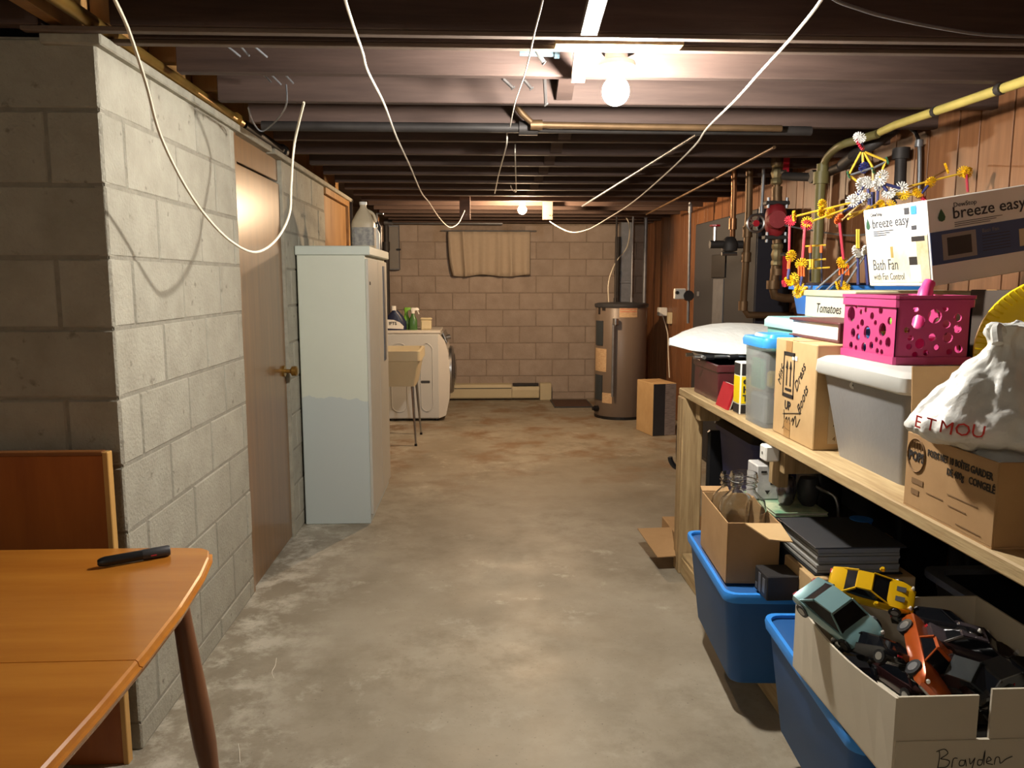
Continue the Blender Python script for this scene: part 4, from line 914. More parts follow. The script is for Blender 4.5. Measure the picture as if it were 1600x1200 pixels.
# ---- ironing board lying across the far end
WCL = mat('white_cover', (232, 232, 226), 0.7, noise=0.05, nscale=12, bump=0.9, bscale=18)
ib = thing('ironing_board', 'white covered ironing board tip lying across the far end of the shelf', 'ironing board', (1.4, 3.6, 1.075))
def iring(s, side):
    pass
mb = MB(); rings = []
tilt = R(16)
for i in range(13):
    u = i / 12; x = 0.885 + 1.0 * u
    hw = 0.19 * min(1, (1 - (1 - min(1, u / 0.42)) ** 2)) ** 0.75 + 0.012
    th = 0.012 + 0.035 * math.sin(math.pi * min(1, 0.12 + u * 1.2)) ** 1 if u < 0.8 else 0.03
    rg = []
    for j in range(14):
        a = 2 * math.pi * j / 14; yy = hw * math.cos(a); zz = th * math.sin(a) * (1.0 if math.sin(a) > 0 else 0.35) + 0.012 * math.sin(5 * u + 3 * yy)
        rg.append((x, 3.56 + 0.1 * u + yy * math.cos(tilt), 1.135 + 0.02 * u + zz + yy * math.sin(tilt)))
    rings.append(rg)
mb.loft(rings).build('cover', WCL, ib, True)
for off, m in ((-0.11, STEEL), (0.02, STEEL)):
    MB().tube([(0.96, 3.52 + off, 1.085), (1.5, 3.56 + off, 1.09)], 0.009, 8).build('frame_tube', m, ib, True)
MB().tube([(1.0, 3.41, 1.085), (1.05, 3.41, 1.086)], 0.014, 8).build('end_cap', BLACK, ib); MB().tube([(1.12, 3.41, 1.086), (1.16, 3.41, 1.087)], 0.013, 8).build('end_cap', BLACK, ib)
MB().tube([(1.0, 3.38, 1.087), (1.0, 3.56, 1.09)], 0.008, 8).build('cross_tube', STEEL, ib)
# ---- dark red box, frame, book, tin under the ironing board
MAROON = mat('maroon_box', (84, 34, 36), 0.35, noise=0.35, nscale=10, coat=0.3)
t = carton('storage_box', 'glossy dark maroon box under the tip of the ironing board', 1.02, 1.32, 3.24, 3.6, SZ, 1.068, MAROON, tape=False)
MB().cbox(-0.156, 0.156, -0.186, 0.186, 0.13, 0.163, 0.004).build('lid', MAROON, t, world=False)
t = thing('red_book', 'bright red booklet leaning against the maroon box', 'book', (1.0, 3.12, SZ))
MB().quad((1.003, 3.06, SZ + 0.0), (1.003, 3.21, SZ), (1.03, 3.2, SZ + 0.1), (1.03, 3.05, SZ + 0.1), 0.008).build('cover', RED, t)
MB().quad((1.012, 3.062, SZ + 0.002), (1.012, 3.208, SZ + 0.002), (1.04, 3.198, SZ + 0.098), (1.04, 3.052, SZ + 0.098), 0.006).build('pages', PAPER, t)
t = thing('framed_picture', 'small black and white framed picture leaning above the red booklet', 'picture frame', (1.03, 3.1, SZ))
MB().quad((1.045, 3.03, SZ), (1.045, 3.13, SZ), (1.075, 3.13, SZ + 0.155), (1.075, 3.03, SZ + 0.155), 0.008).build('frame', BLACK, t)
MB().quad((1.0615, 3.045, SZ + 0.085), (1.0615, 3.115, SZ + 0.085), (1.0725, 3.115, SZ + 0.142), (1.0725, 3.045, SZ + 0.142), -0.0025).build('mount', WHITE, t)
t = thing('board_game_box', 'upright white box with a yellow and black lettered spine', 'box', (1.1, 2.98, SZ))
MB().cbox(1.015, 1.17, 2.945, 3.02, SZ, SZ + 0.205, 0.003).build('box', WHITE, t)
MB().box(1.0135, 1.016, 2.95, 3.015, SZ + 0.045, SZ + 0.15).build('spine_band', YEL, t); MB().box(1.0135, 1.016, 2.95, 3.015, SZ + 0.005, SZ + 0.04).build('spine_band', INK, t); MB().box(1.0135, 1.016, 2.95, 3.015, SZ + 0.155, SZ + 0.2).build('spine_band', INK, t)
MB().box(1.02, 1.12, 2.9435, 2.946, SZ + 0.045, SZ + 0.15).build('spine_band', YEL, t)
MB().box(1.02, 1.12, 2.9435, 2.946, SZ + 0.005, SZ + 0.04).build('spine_band', INK, t)
MB().box(1.02, 1.12, 2.9435, 2.946, SZ + 0.155, SZ + 0.2).build('spine_band', INK, t)
for i, s_ in enumerate(('e', 'HAI', 'TRI')): text(t, s_, 0.036, face((1.025, 2.9433, SZ + 0.122 - i * 0.034), (1, 0, 0), (0, 0, 1)), INK, bold=0.001)
# ---- clear canister with blue lid
CLEAR = mat('clear_plastic', (226, 230, 228), 0.22, trans=0.8, ior=1.15, noise=0.03, alpha=0.9)
BLUEL = mat('bright_blue_plastic', (58, 150, 226), 0.4, noise=0.04)
t = thing('food_canister', 'clear plastic canister with a bright blue lid and toys inside', 'canister', (1.07, 2.76, SZ))
def hollow(x0, x1, y0, y1, z0, z1, fl_, w_, r_=0.02):
    return [rrect(x0 + fl_, x1 - fl_, y0 + fl_, y1 - fl_, z0, r_), rrect(x0, x1, y0, y1, z1, r_), rrect(x0 + w_, x1 - w_, y0 + w_, y1 - w_, z1, r_), rrect(x0 + fl_ + w_, x1 - fl_ - w_, y0 + fl_ + w_, y1 - fl_ - w_, z0 + w_, r_)]
MB().loft(hollow(1.0, 1.15, 2.655, 2.87, SZ, SZ + 0.3, 0.006, 0.003)).build('jar', CLEAR, t, 40)
l_ = MB().loft([rrect(0.99, 1.16, 2.645, 2.88, SZ + 0.285, 0.025), rrect(0.988, 1.162, 2.643, 2.882, SZ + 0.305, 0.025), rrect(0.993, 1.157, 2.648, 2.877, SZ + 0.318, 0.025)]).build('lid', BLUEL, t, 40)
MB().loft([rrect(1.02, 1.13, 2.68, 2.845, SZ + 0.317, 0.02), rrect(1.025, 1.125, 2.685, 2.84, SZ + 0.329, 0.02)]).build('flip_cap', BLUEL, l_, 40)
for (a, b, c, col) in (((1.015, 1.03), (2.72, 2.83), (0.13, 0.24), (70, 180, 130)), ((1.03, 1.12), (2.68, 2.72), (0.14, 0.2), (220, 190, 90)), ((1.05, 1.1), (2.67, 2.7), (0.1, 0.15), (200, 70, 50)), ((1.02, 1.13), (2.69, 2.84), (0.008, 0.11), (170, 172, 170)), ((1.04, 1.13), (2.74, 2.84), (0.115, 0.26), (90, 110, 80))):
    MB().cbox(a[0], a[1], b[0], b[1], SZ + c[0], SZ + c[1], 0.008).build('contents', mat('toy_%d_%d' % (col[0], col[1]), col, 0.5, noise=0.3, nscale=30), t)
# ---- turquoise lidded box behind
TEAL = mat('turquoise_plastic', (118, 206, 200), 0.45, noise=0.05); TEALL = mat('pale_turquoise', (170, 226, 226), 0.45, noise=0.05)
t = thing('storage_tub', 'turquoise lidded tub behind the clear canister', 'tub', (1.32, 2.95, SZ))
MB().loft([rrect(1.2, 1.46, 2.76, 3.14, SZ, 0.02), rrect(1.185, 1.475, 2.745, 3.155, SZ + 0.345, 0.02)]).build('body', TEAL, t, 40)
MB().loft([rrect(1.175, 1.485, 2.735, 3.165, SZ + 0.335, 0.02), rrect(1.175, 1.485, 2.735, 3.165, SZ + 0.36, 0.02), rrect(1.185, 1.475, 2.745, 3.155, SZ + 0.375, 0.02)]).build('lid', TEALL, t, 40)
# ---- big carton with arrows
x0, x1, y0, y1, z1 = 1.025, 1.36, 2.30, 2.625, SZ + 0.325
t = carton('carton', 'tan carton marked UP with two arrows and scribbled handwriting', x0, x1, y0, y1, SZ, z1, CARDL)
Mf = face((x0, y1, SZ), (0, -1, 0), (0, 0, 1))      # face towards -x: u from far to near
Wd = y1 - y0
mb = MB(); fx0, fx1, fz0, fz1 = 0.075, 0.165, 0.135, 0.285
for a in ((fx0, fx1, fz0, fz0 + 0.012), (fx0, fx1, fz1 - 0.012, fz1), (fx0, fx0 + 0.006, fz0, fz1), (fx1 - 0.006, fx1, fz0, fz1), (fx0 + 0.02, fx1 - 0.02, fz0 + 0.022, fz0 + 0.03)): patch(mb, Mf, *a)
for ax in (0.105, 0.135):
    patch(mb, Mf, ax - 0.0035, ax + 0.0035, fz0 + 0.038, fz1 - 0.05)
    mb.add([tuple(Mf @ Vector(p)) for p in ((ax - 0.01, fz1 - 0.055, 0.0006), (ax + 0.01, fz1 - 0.055, 0.0006), (ax, fz1 - 0.025, 0.0006))], [(0, 1, 2)])
mb.build('arrow_mark', INK, t)
text(t, 'UP', 0.04, Mf @ Matrix.Translation((0.098, 0.095, 0)), INK, bold=0.001)
text(t, 'Misc', 0.04, Mf @ Matrix.Translation((0.055, 0.165, 0)) @ Matrix.Rotation(R(75), 4, 'Z'), INK, 'handwriting', 0.3)
text(t, 'Dress', 0.045, Mf @ Matrix.Translation((0.19, 0.16, 0)) @ Matrix.Rotation(R(55), 4, 'Z'), INK, 'handwriting', 0.3)
text(t, 'Boots', 0.045, Mf @ Matrix.Translation((0.22, 0.09, 0)) @ Matrix.Rotation(R(58), 4, 'Z'), INK, 'handwriting', 0.3)
strokes(t, [[(0.085, 0.075), (0.13, 0.083), (0.23, 0.1)], [(0.095, 0.09), (0.1, 0.06), (0.098, 0.035)], [(0.105, 0.05), (0.12, 0.07), (0.125, 0.05), (0.14, 0.072), (0.15, 0.05)], [(0.17, 0.05), (0.19, 0.085), (0.2, 0.05), (0.225, 0.08)], [(0.16, 0.06), (0.17, 0.075), (0.175, 0.055)], [(0.09, 0.025), (0.1, 0.035), (0.12, 0.03), (0.15, 0.028)]], Mf, INK)
patch(MB(), Mf, 0.145, 0.185, 0.262, 0.276).build('sticker', WHITE, t)
patch(MB(), Mf, 0.10, 0.15, 0.002, 0.06).build('tape', TAPE, t); patch(MB(), Mf, 0.09, 0.14, 0.286, 0.322).build('tape', TAPE, t)
Mn = face((x0, y0, SZ), (1, 0, 0), (0, 0, 1))
patch(MB(), Mn, 0.045, 0.2, 0.02, 0.23, 0.0003).build('printed_panel', mat('pale_print', (200, 180, 148), 0.8, noise=0.05), t)
for i, s_ in enumerate(('LARGE BULK', 'CLEANING', 'LIMITED', 'PLANCHER', 'SUPERIEUR', 'AMERICA')): text(t, s_, 0.02, Mn @ Matrix.Translation((0.06, 0.17 - i * 0.019, 0.001)), INK)
text(t, '4 X 3.78L', 0.018, Mn @ Matrix.Translation((0.06, 0.03, 0.001)), INKF)
# ---- maroon album on the carton
t = thing('photo_album', 'thick maroon album with white pages on the arrow carton', 'book', (1.27, 2.55, z1))
az = z1 + 0.001
MB().cbox(1.105, 1.45, 2.34, 2.72, az, az + 0.007, 0.002).build('cover', mat('album_maroon', (92, 50, 50), 0.5, noise=0.15), t)
MB().cbox(1.115, 1.44, 2.349, 2.712, az + 0.007, az + 0.056, 0.002).build('pages', PAPER, t)
MB().cbox(1.105, 1.45, 2.34, 2.72, az + 0.056, az + 0.064, 0.002).build('cover', MATS['album_maroon'], t)
MB().cbox(1.105, 1.45, 2.335, 2.345, az, az + 0.064, 0.003).build('spine', MATS['album_maroon'], t)
# ---- grey translucent tote
GREYT = mat('frosted_grey_plastic', (140, 140, 140), 0.3, noise=0.12, nscale=6, bump=0.05)
GREYL = mat('frosted_lid', (196, 196, 190), 0.35, noise=0.06, nscale=6)
t = thing('storage_tote', 'frosted grey plastic tote with a pale lid on the upper shelf', 'tote', (1.19, 2.07, SZ))
MB().loft([rrect(1.075, 1.31, 1.87, 2.25, SZ, 0.03), rrect(1.03, 1.345, 1.80, 2.28, SZ + 0.255, 0.03)]).build('tub', GREYT, t, 40)
MB().loft([rrect(1.015, 1.36, 1.785, 2.29, SZ + 0.245, 0.03), rrect(1.01, 1.365, 1.78, 2.295, SZ + 0.252, 0.03), rrect(1.012, 1.363, 1.782, 2.293, SZ + 0.285, 0.03), rrect(1.03, 1.345, 1.80, 2.275, SZ + 0.297, 0.03)]).build('lid', GREYL, t, 40)
MB().tube([xat(1334, 602, 1.05), xat(1334, 602, 1.036)], 0.011, 14).build('sticker', WHITE, t); MB().tube([xat(1334, 602, 1.04), xat(1334, 602, 1.0355)], 0.004, 10).build('sticker_mark', INK, t)
TZ = SZ + 0.297
# ---- pink crate with round holes
PINK = mat('pink_plastic', (180, 62, 114), 0.4, noise=0.05)
PINKD = mat('hot_pink_plastic', (214, 70, 136), 0.4, noise=0.05)
def holed_panel(mb, M, W, Hh, holes, t_=0.006):
    """flat panel W x Hh with round holes: grid triangulated by bmesh boolean-free fill"""
    bm = bmesh.new()
    def loop(pts):
        vs_ = [bm.verts.new((x, y_, 0)) for x, y_ in pts]; return [bm.edges.new((vs_[i], vs_[(i + 1) % len(vs_)])) for i in range(len(vs_))]
    es = loop([(0, 0), (W, 0), (W, Hh), (0, Hh)])
    for (hx_, hy_, r_) in holes: es += loop([(hx_ + r_ * math.cos(-a * math.pi / 7), hy_ + r_ * math.sin(-a * math.pi / 7)) for a in range(14)])
    bmesh.ops.triangle_fill(bm, edges=es, use_beauty=True, use_dissolve=False)
    ret = bmesh.ops.extrude_face_region(bm, geom=list(bm.faces))
    for v in [g for g in ret['geom'] if isinstance(g, bmesh.types.BMVert)]: v.co.z = -t_
    bm.verts.index_update()
    mb.add([tuple(v.co) for v in bm.verts], [[v.index for v in f.verts] for f in bm.faces], M); bm.free(); return mb
def holes_for(W, H, seed):
    rnd = random.Random(seed); out = []
    for _ in range(900):
        r_ = rnd.choice((0.008, 0.011, 0.014, 0.019, 0.023)); x = rnd.uniform(0.018 + r_, W - 0.018 - r_); y_ = rnd.uniform(0.018 + r_, H - 0.022 - r_)
        if all((x - a) ** 2 + (y_ - b) ** 2 > (r_ + c + 0.006) ** 2 for a, b, c in out): out.append((x, y_, r_))
        if len(out) > 22: break
    return out
cxa, cxb, cya, cyb, czz, ch = 1.095, 1.295, 1.99, 2.285, TZ + 0.001, 0.178
t = thing('plastic_crate', 'pink plastic crate with round bubble holes on the grey tote', 'crate', ((cxa + cxb) / 2, (cya + cyb) / 2, czz))
for (o_, rt_, W, sd) in (((cxa, cyb, czz), (0, -1, 0), cyb - cya, 1), ((cxa, cya, czz), (1, 0, 0), cxb - cxa, 2), ((cxb, cya, czz), (0, 1, 0), cyb - cya, 3), ((cxb, cyb, czz), (-1, 0, 0), cxb - cxa, 4)):
    r_ = Vector(rt_); u_ = Vector((0, 0, 1)); n_ = r_.cross(u_); M = Matrix(((r_.x, 0, n_.x, o_[0]), (r_.y, 0, n_.y, o_[1]), (0, 1, 0, o_[2]), (0, 0, 0, 1)))
    holed_panel(MB(), M, W, ch, holes_for(W, ch, sd)).build('side', PINK, t)
for z_ in (0.0, ch - 0.028):
    mb = MB(); e_ = 0.006
    mb.loft([rrect(cxa - e_, cxb + e_, cya - e_, cyb + e_, czz + z_, 0.006, 1), rrect(cxa - e_, cxb + e_, cya - e_, cyb + e_, czz + z_ + 0.02, 0.006, 1), rrect(cxa + 0.004, cxb - 0.004, cya + 0.004, cyb - 0.004, czz + z_ + 0.02, 0.006, 1), rrect(cxa + 0.004, cxb - 0.004, cya + 0.004, cyb - 0.004, czz + z_, 0.006, 1)], closed=True)
    mb.build('rim', PINK, t)
MB().box(cxa, cxb, cya, cyb, czz, czz + 0.004).build('floor_panel', PINK, t)
mb = MB()
mb.loft([rrect(cxa - 0.008, cxb + 0.008, cya - 0.008, cyb + 0.008, czz + ch - 0.006, 0.006, 1), rrect(cxa - 0.008, cxb + 0.008, cya - 0.008, cyb + 0.008, czz + ch + 0.003, 0.006, 1), rrect(cxa + 0.006, cxb - 0.006, cya + 0.006, cyb - 0.006, czz + ch + 0.003, 0.006, 1), rrect(cxa + 0.006, cxb - 0.006, cya + 0.006, cyb - 0.006, czz + ch - 0.006, 0.006, 1)], closed=True)
mb.build('rim', PINK, t)
t = thing('toy_scoop', 'hot pink plastic scoop handle sticking up out of the pink crate', 'toy', (1.24, 2.12, czz + 0.006))
MB().tube(spline([(1.19, 2.08, czz + 0.03), (1.22, 2.1, czz + 0.1), (1.255, 2.14, czz + 0.19), (1.27, 2.15, czz + 0.215)], 5), [0.02] * 11 + [0.016] * 5, 10).build('handle', PINKD, t, True)
MB().loft([ring(1.19, 2.10, czz + 0.006 + z, r_, r_ * 0.8, 14) for z, r_ in ((0, 0.03), (0.03, 0.06), (0.06, 0.07))]).build('bowl', PINKD, t, 40)
t = thing('toy_ball', 'blue and white ball lying inside the pink crate', 'ball', (1.145, 2.22, czz + 0.006))
MB().lathe([(0.04 * math.sin(R(a)) + 0.0005, 0.04 - 0.04 * math.cos(R(a))) for a in range(0, 181, 18)], (1.145, 2.22, czz + 0.005), 16).build('skin', mat('ball_blue', (60, 110, 170), 0.4, noise=0.2), t, True)
MB().lathe([(0.0405, 0.034), (0.0408, 0.046)], (1.145, 2.22, czz + 0.005), 16, cap=False).build('band', WHITE, t)
t = thing('toy_truck', 'yellow and green toy lying in the far corner of the pink crate', 'toy', (1.24, 2.23, czz + 0.006))
MB().cbox(1.19, 1.285, 2.19, 2.275, czz + 0.02, czz + 0.07, 0.008).build('body', YEL, t); MB().cbox(1.21, 1.25, 2.2, 2.265, czz + 0.07, czz + 0.11, 0.008).build('cab', GREENP, t)
for wx_ in (1.21, 1.265): MB().tube([(wx_, 2.182, czz + 0.02), (wx_, 2.19, czz + 0.02)], 0.014, 10).build('wheel', BLACK, t)
# ---- box with round logo, open, bag on top
x0, x1, y0, y1, z1 = 0.992, 1.29, 1.41, 1.725, SZ + 0.172
t = carton('carton', 'open tan carton with a round logo and French freezing instructions', x0, x1, y0, y1, SZ, z1, CARD, open_=True)
MB().quad((x0 + 0.004, y1 - 0.004, z1), (x1 - 0.004, y1 - 0.004, z1), (x1 - 0.004, y1 + 0.01, z1 + 0.15), (x0 + 0.004, y1 + 0.01, z1 + 0.15), 0.004).build('flap', CARD, t)
MB().quad((x1 - 0.004, y0 + 0.004, z1), (x1 + 0.06, y0 + 0.01, z1 + 0.13), (x1 + 0.06, y1 - 0.01, z1 + 0.13), (x1 - 0.004, y1 - 0.004, z1), 0.004).build('flap', CARDL, t)
MB().quad((x0 + 0.06, y0, z1), (x1 - 0.004, y0, z1), (x1 - 0.004, y0 - 0.035, z1 + 0.09), (x0 + 0.14, y0 - 0.05, z1 + 0.10), 0.004).build('flap', CARDL, t)
Mf = face((x0, y1, SZ), (0, -1, 0), (0, 0, 1))
lg = MB(); c_ = (0.042, 0.125)
rim = [Vector((c_[0] + 0.034 * math.cos(a * math.pi / 12), c_[1] + 0.038 * math.sin(a * math.pi / 12), 0.0006)) for a in range(24)]
lg.tube(rim + [rim[0]], 0.0018, 4, Mf); lg.build('logo_ring', INKF, t)
text(t, 'POPS', 0.03, Mf @ Matrix.Translation((0.012, 0.112, 0)), INK, 'logo', bold=0.001, width=0.9)
lg = MB()
for a in range(5): lg.tube([Mf @ Vector((0.018 + a * 0.012, 0.14, 0.0006)), Mf @ Vector((0.022 + a * 0.01, 0.155, 0.0006))], 0.0018, 4)
lg.build('logo', INKF, t)
text(t, 'POIDS NET 10 BO\u00ceTES', 0.021, Mf @ Matrix.Translation((0.085, 0.134, 0)), INK, bold=0.0004, width=0.72)
text(t, 'DE 400g', 0.021, Mf @ Matrix.Translation((0.158, 0.110, 0)), INK, bold=0.0004, width=0.8)
text(t, 'GARDER', 0.021, Mf @ Matrix.Translation((0.235, 0.134, 0)), INK, bold=0.0004, width=0.85)
text(t, 'CONGEL\u00c9', 0.021, Mf @ Matrix.Translation((0.232, 0.110, 0)), INK, bold=0.0004, width=0.85)
lg = MB()
for a, b, z_ in ((0.03, 0.075, 0.06), (0.03, 0.06, 0.035), (0.09, 0.15, 0.05), (0.165, 0.265, 0.068), (0.17, 0.23, 0.045), (0.2, 0.28, 0.014)): patch(lg, Mf, a, b, z_, z_ + (0.012 if b - a < 0.06 else 0.002), 0.0003)
lg.build('faded_print', INKF, t)
# white carrier bag
BAG = mat('white_bag', (228, 228, 222), 0.35, noise=0.05, nscale=8, bump=0.7, bscale=16, trans=0.12)
rnd = random.Random(4)
bc = Vector((1.075, 1.56, 0))
t = thing('carrier_bag', 'crumpled white plastic carrier bag with red print tied at the top', 'bag', (bc.x, bc.y, z1 - 0.12))
prof = [(z1 - 0.12, 0.06, 1.14), (z1 - 0.10, 0.1, 1.14), (z1 - 0.03, 0.11, 1.135), (z1 + 0.004, 0.115, 1.12), (z1 + 0.014, 0.15, 1.085), (z1 + 0.035, 0.165, 1.07), (z1 + 0.06, 0.158, 1.072), (z1 + 0.1, 0.128, 1.08), (z1 + 0.14, 0.097, 1.088), (z1 + 0.175, 0.066, 1.094), (z1 + 0.2, 0.042, 1.098), (z1 + 0.215, 0.034, 1.1), (z1 + 0.235, 0.045, 1.1), (z1 + 0.25, 0.055, 1.1), (z1 + 0.262, 0.042, 1.1)]
rings = []
for k, (z_, r_, cx_) in enumerate(prof):
    rg = []
    for j in range(36):
        a = 2 * math.pi * j / 36
        amp = 0.0 if k < 4 else 1.0
        f_ = 1 + amp * (0.006 * k * math.sin(7 * a + 0.25 * k) + 0.03 * math.sin(13 * a - 0.4 * k)) + rnd.uniform(-0.02, 0.02)
        rg.append((cx_ + r_ * f_ * math.cos(a), bc.y + r_ * f_ * 0.82 * math.sin(a), z_ + (rnd.uniform(-0.008, 0.008) if k > 12 else 0)))
    rings.append(rg)
ob = MB().loft(rings).build('sack', BAG, t, 60)
ss = ob.modifiers.new('sub', 'SUBSURF'); ss.levels = 2; ss.render_levels = 2
tx = bpy.data.textures.new('crumple', 'CLOUDS'); tx.noise_scale = 0.045; tx.noise_depth = 3
dm = ob.modifiers.new('crumple', 'DISPLACE'); dm.texture = tx; dm.texture_coords = 'LOCAL'; dm.strength = 0.03; dm.mid_level = 0.55
for s_ in (-1, 1): MB().tube(spline([(1.1, bc.y, z1 + 0.225), (1.1 + s_ * 0.05, bc.y - 0.03, z1 + 0.25), (1.12 + s_ * 0.08, bc.y - 0.05, z1 + 0.22)], 4), 0.011, 7).build('handle_loop', BAG, t, True)
# red print across the bag: letters wrapped round its belly
for i, s_ in enumerate('ETMOU'):
    a = R(192 + i * 9.5); rr = 0.183
    pos = Vector((1.07 + rr * math.cos(a), bc.y + rr * 0.84 * math.sin(a), z1 + 0.05 - 0.001 * i))
    tang = Vector((-math.sin(a), math.cos(a) * 0.84, -0.1))
    text(t, s_, 0.036, face(pos, tang, (0, 0, 1)), REDINK)

# ---- things on the back of the upper deck
bkx = carton('carton', 'plain brown carton under the blue bin at the back of the shelf', 1.50, 1.92, 2.42, 3.3, SZ, 1.285, CARD)
# yellow disc on a low carton
lowc = carton('carton', 'low brown carton behind the carrier bag under the yellow saucer', 1.31, 1.7, 1.75, 1.97, SZ, 1.05, CARD) if False else None
cy_ = Vector((1.50, 1.93, 1.255)); 
lc = carton('carton', 'brown carton supporting the yellow saucer behind the carrier bag', 1.385, 1.7, 1.72, 2.08, SZ, 1.04, CARD)
t = thing('plastic_saucer', 'bright yellow plastic disc with a ribbed rim standing at the right edge', 'saucer', (1.44, 1.9, 1.04))
Md = Matrix.Translation((1.475, 1.9, 1.04 + 0.198)) @ Matrix.Rotation(R(-55), 4, 'Z') @ Matrix.Rotation(R(86), 4, 'X')
MB().lathe([(0.002, -0.02), (0.12, -0.02), (0.16, -0.01), (0.18, 0.012), (0.196, 0.016), (0.198, 0.022), (0.194, 0.026), (0.178, 0.02), (0.155, 0.0), (0.12, -0.01), (0.002, -0.01)], (0, 0, 0), 48, Md).build('dish', YEL, t, 40)
mb = MB()
for i in range(72):
    a = 2 * math.pi * i / 72; c, s_ = math.cos(a), math.sin(a)
    mb.tube([(0.168 * c, 0.168 * s_, 0.012), (0.192 * c, 0.192 * s_, 0.026)], 0.0032, 4, Md)
mb.build('rim_ribs', YEL, t)
# tomato tray box and blue bin
t = thing('produce_box', 'white cardboard produce box lettered with tomatoes', 'box', (1.5, 2.75, 1.286))
q = Vector((1.33, 2.68, 1.286))
MB().cbox(1.275, 1.72, 2.585, 2.99, 1.286, 1.375, 0.003).build('tray', WCARD, t)
MB().cbox(1.268, 1.727, 2.578, 2.997, 1.366, 1.388, 0.003).build('lid', mat('tray_lid', (196, 190, 156), 0.7, noise=0.08), t)
Mf = face((1.275, 2.585, 1.286), (1, 0, 0), (0, 0, 1))
text(t, 'Tomatoes', 0.055, Mf @ Matrix.Translation((0.045, 0.02, 0)), INK, bold=0.0004, shear=0.2, width=0.75)
text(t, 'T', 0.085, Mf @ Matrix.Translation((0.02, 0.018, 0)), INK, shear=0.15)
MB().tube([tuple(Mf @ Vector((0.09, 0.035, 0))), tuple(Mf @ Vector((0.09, 0.035, 0.001)))], 0.011, 10).build('tomato_mark', RED, t)
Ml = face((1.275, 2.99, 1.286), (0, -1, 0), (0, 0, 1)); text(t, 'Tomatoes', 0.05, Ml @ Matrix.Translation((0.1, 0.02, 0)), INK, shear=0.2)
bs = carton('carton', 'brown carton under the tomato box at the back of the shelf', 1.28 + 0.22, 1.3 + 0.2, 2.6, 2.7, SZ, 1.0, CARD) if False else None
t = thing('blue_bin', 'small bright blue plastic bin behind the tomato box', 'bin', (1.62, 3.16, 1.286))
BLU = mat('mid_blue_plastic', (50, 120, 206), 0.4, noise=0.06)
MB().loft(hollow(1.33, 1.75, 3.02, 3.28, 1.286, 1.40, 0.02, 0.004)).build('tub', BLU, t, 40)
MB().loft([rrect(1.32, 1.76, 3.01, 3.29, 1.388, 0.02), rrect(1.32, 1.76, 3.01, 3.29, 1.404, 0.02), rrect(1.336, 1.744, 3.026, 3.274, 1.404, 0.02), rrect(1.336, 1.744, 3.026, 3.274, 1.388, 0.02)], closed=True).build('rim', BLU, t)
# bath fan carton, tilted
BWHITE = mat('carton_white', (236, 234, 226), 0.5, noise=0.03)
L_, Dp, Hh = 0.62, 0.35, 0.262
a_ = Vector((1.395, 2.345, 1.405))
t = thing('fan_carton', 'tilted white and blue bath fan carton resting on the tomato box', 'box', tuple(a_), (0, R(-9), R(3)))
MB().cbox(0, L_, 0, Dp, 0, Hh, 0.003).build('box', BWHITE, t, world=False)
Mb = WORLD[t]
Mside = Mb @ face((0, Dp, 0), (0, -1, 0), (0, 0, 1)); Mlong = Mb @ face((0, 0, 0), (1, 0, 0), (0, 0, 1))
GREENK = mat('drop_green', (56, 92, 66), 0.6, noise=0.1); DK = mat('fan_ink', (62, 62, 66), 0.7, noise=0.05)
patch(MB(), Mside, 0.012, Dp - 0.004, 0.012, Hh * 0.62).build('photo', mat('bath_photo', (196, 186, 150), 0.5, rgb2=(226, 222, 206), nscale=9), t)
patch(MB(), Mside, Dp * 0.82, Dp - 0.004, 0.012, Hh * 0.6, 0.001).build('photo', mat('bath_photo_side', (186, 184, 168), 0.5, rgb2=(160, 150, 110), nscale=12), t)
patch(MB(), Mside, Dp * 0.76, Dp * 0.95, Hh * 0.54, Hh * 0.6, 0.0014).build('flash_label', INK, t)
patch(MB(), Mside, Dp * 0.42, Dp * 0.46, Hh * 0.36, Hh * 0.5, 0.0013).build('candle_mark', mat('candle_tan', (150, 130, 70), 0.6, noise=0.1), t)
patch(MB(), Mside, Dp * 0.7, Dp * 0.82, Hh * 0.26, Hh * 0.36, 0.0013).build('sink_mark', INK, t); patch(MB(), Mside, Dp * 0.71, Dp * 0.86, Hh * 0.06, Hh * 0.26, 0.0013).build('fan_picture', WHITE, t)
MW = Matrix.Translation((0, 0, 0.0012))
text(t, 'Bath Fan', 0.052, Mside @ Matrix.Translation((0.035, 0.055, 0.001)), DK, width=0.82)
text(t, 'with Fan Control', 0.032, Mside @ Matrix.Translation((0.035, 0.022, 0.001)), DK, width=0.8)
text(t, 'DewStop', 0.018, Mside @ Matrix.Translation((0.045, Hh * 0.9, 0)), DK)
text(t, 'breeze easy', 0.046, Mside @ Matrix.Translation((0.05, Hh * 0.75, 0)), DK, width=0.95)
mb = MB()
for i in range(3): patch(mb, Mside, 0.055, 0.17 - i * 0.02, Hh * (0.70 - i * 0.025), Hh * (0.71 - i * 0.025))
mb.build('small_print', DK, t)
patch(MB(), Mside, Dp * 0.78, Dp * 0.86, Hh * 0.86, Hh * 0.96).build('logo', mat('star_blue', (60, 140, 206), 0.6, noise=0.1), t); patch(MB(), Mside, Dp * 0.68, Dp * 0.75, Hh * 0.87, Hh * 0.95).build('logo', DK, t); patch(MB(), Mside, Dp * 0.77, Dp * 0.84, Hh * 0.68, Hh * 0.73).build('logo', DK, t)
def drop(M, x, y_, s_): 
    pts = [(0, 1.0), (0.28, 0.5), (0.4, 0.15), (0.3, -0.15), (0, -0.28), (-0.3, -0.15), (-0.4, 0.15), (-0.28, 0.5)]
    mb = MB(); mb.prism([(x + a * s_, y_ + b * s_) for a, b in pts], 0, 0.0007, M); return mb.build('drop_logo', GREENK, t)
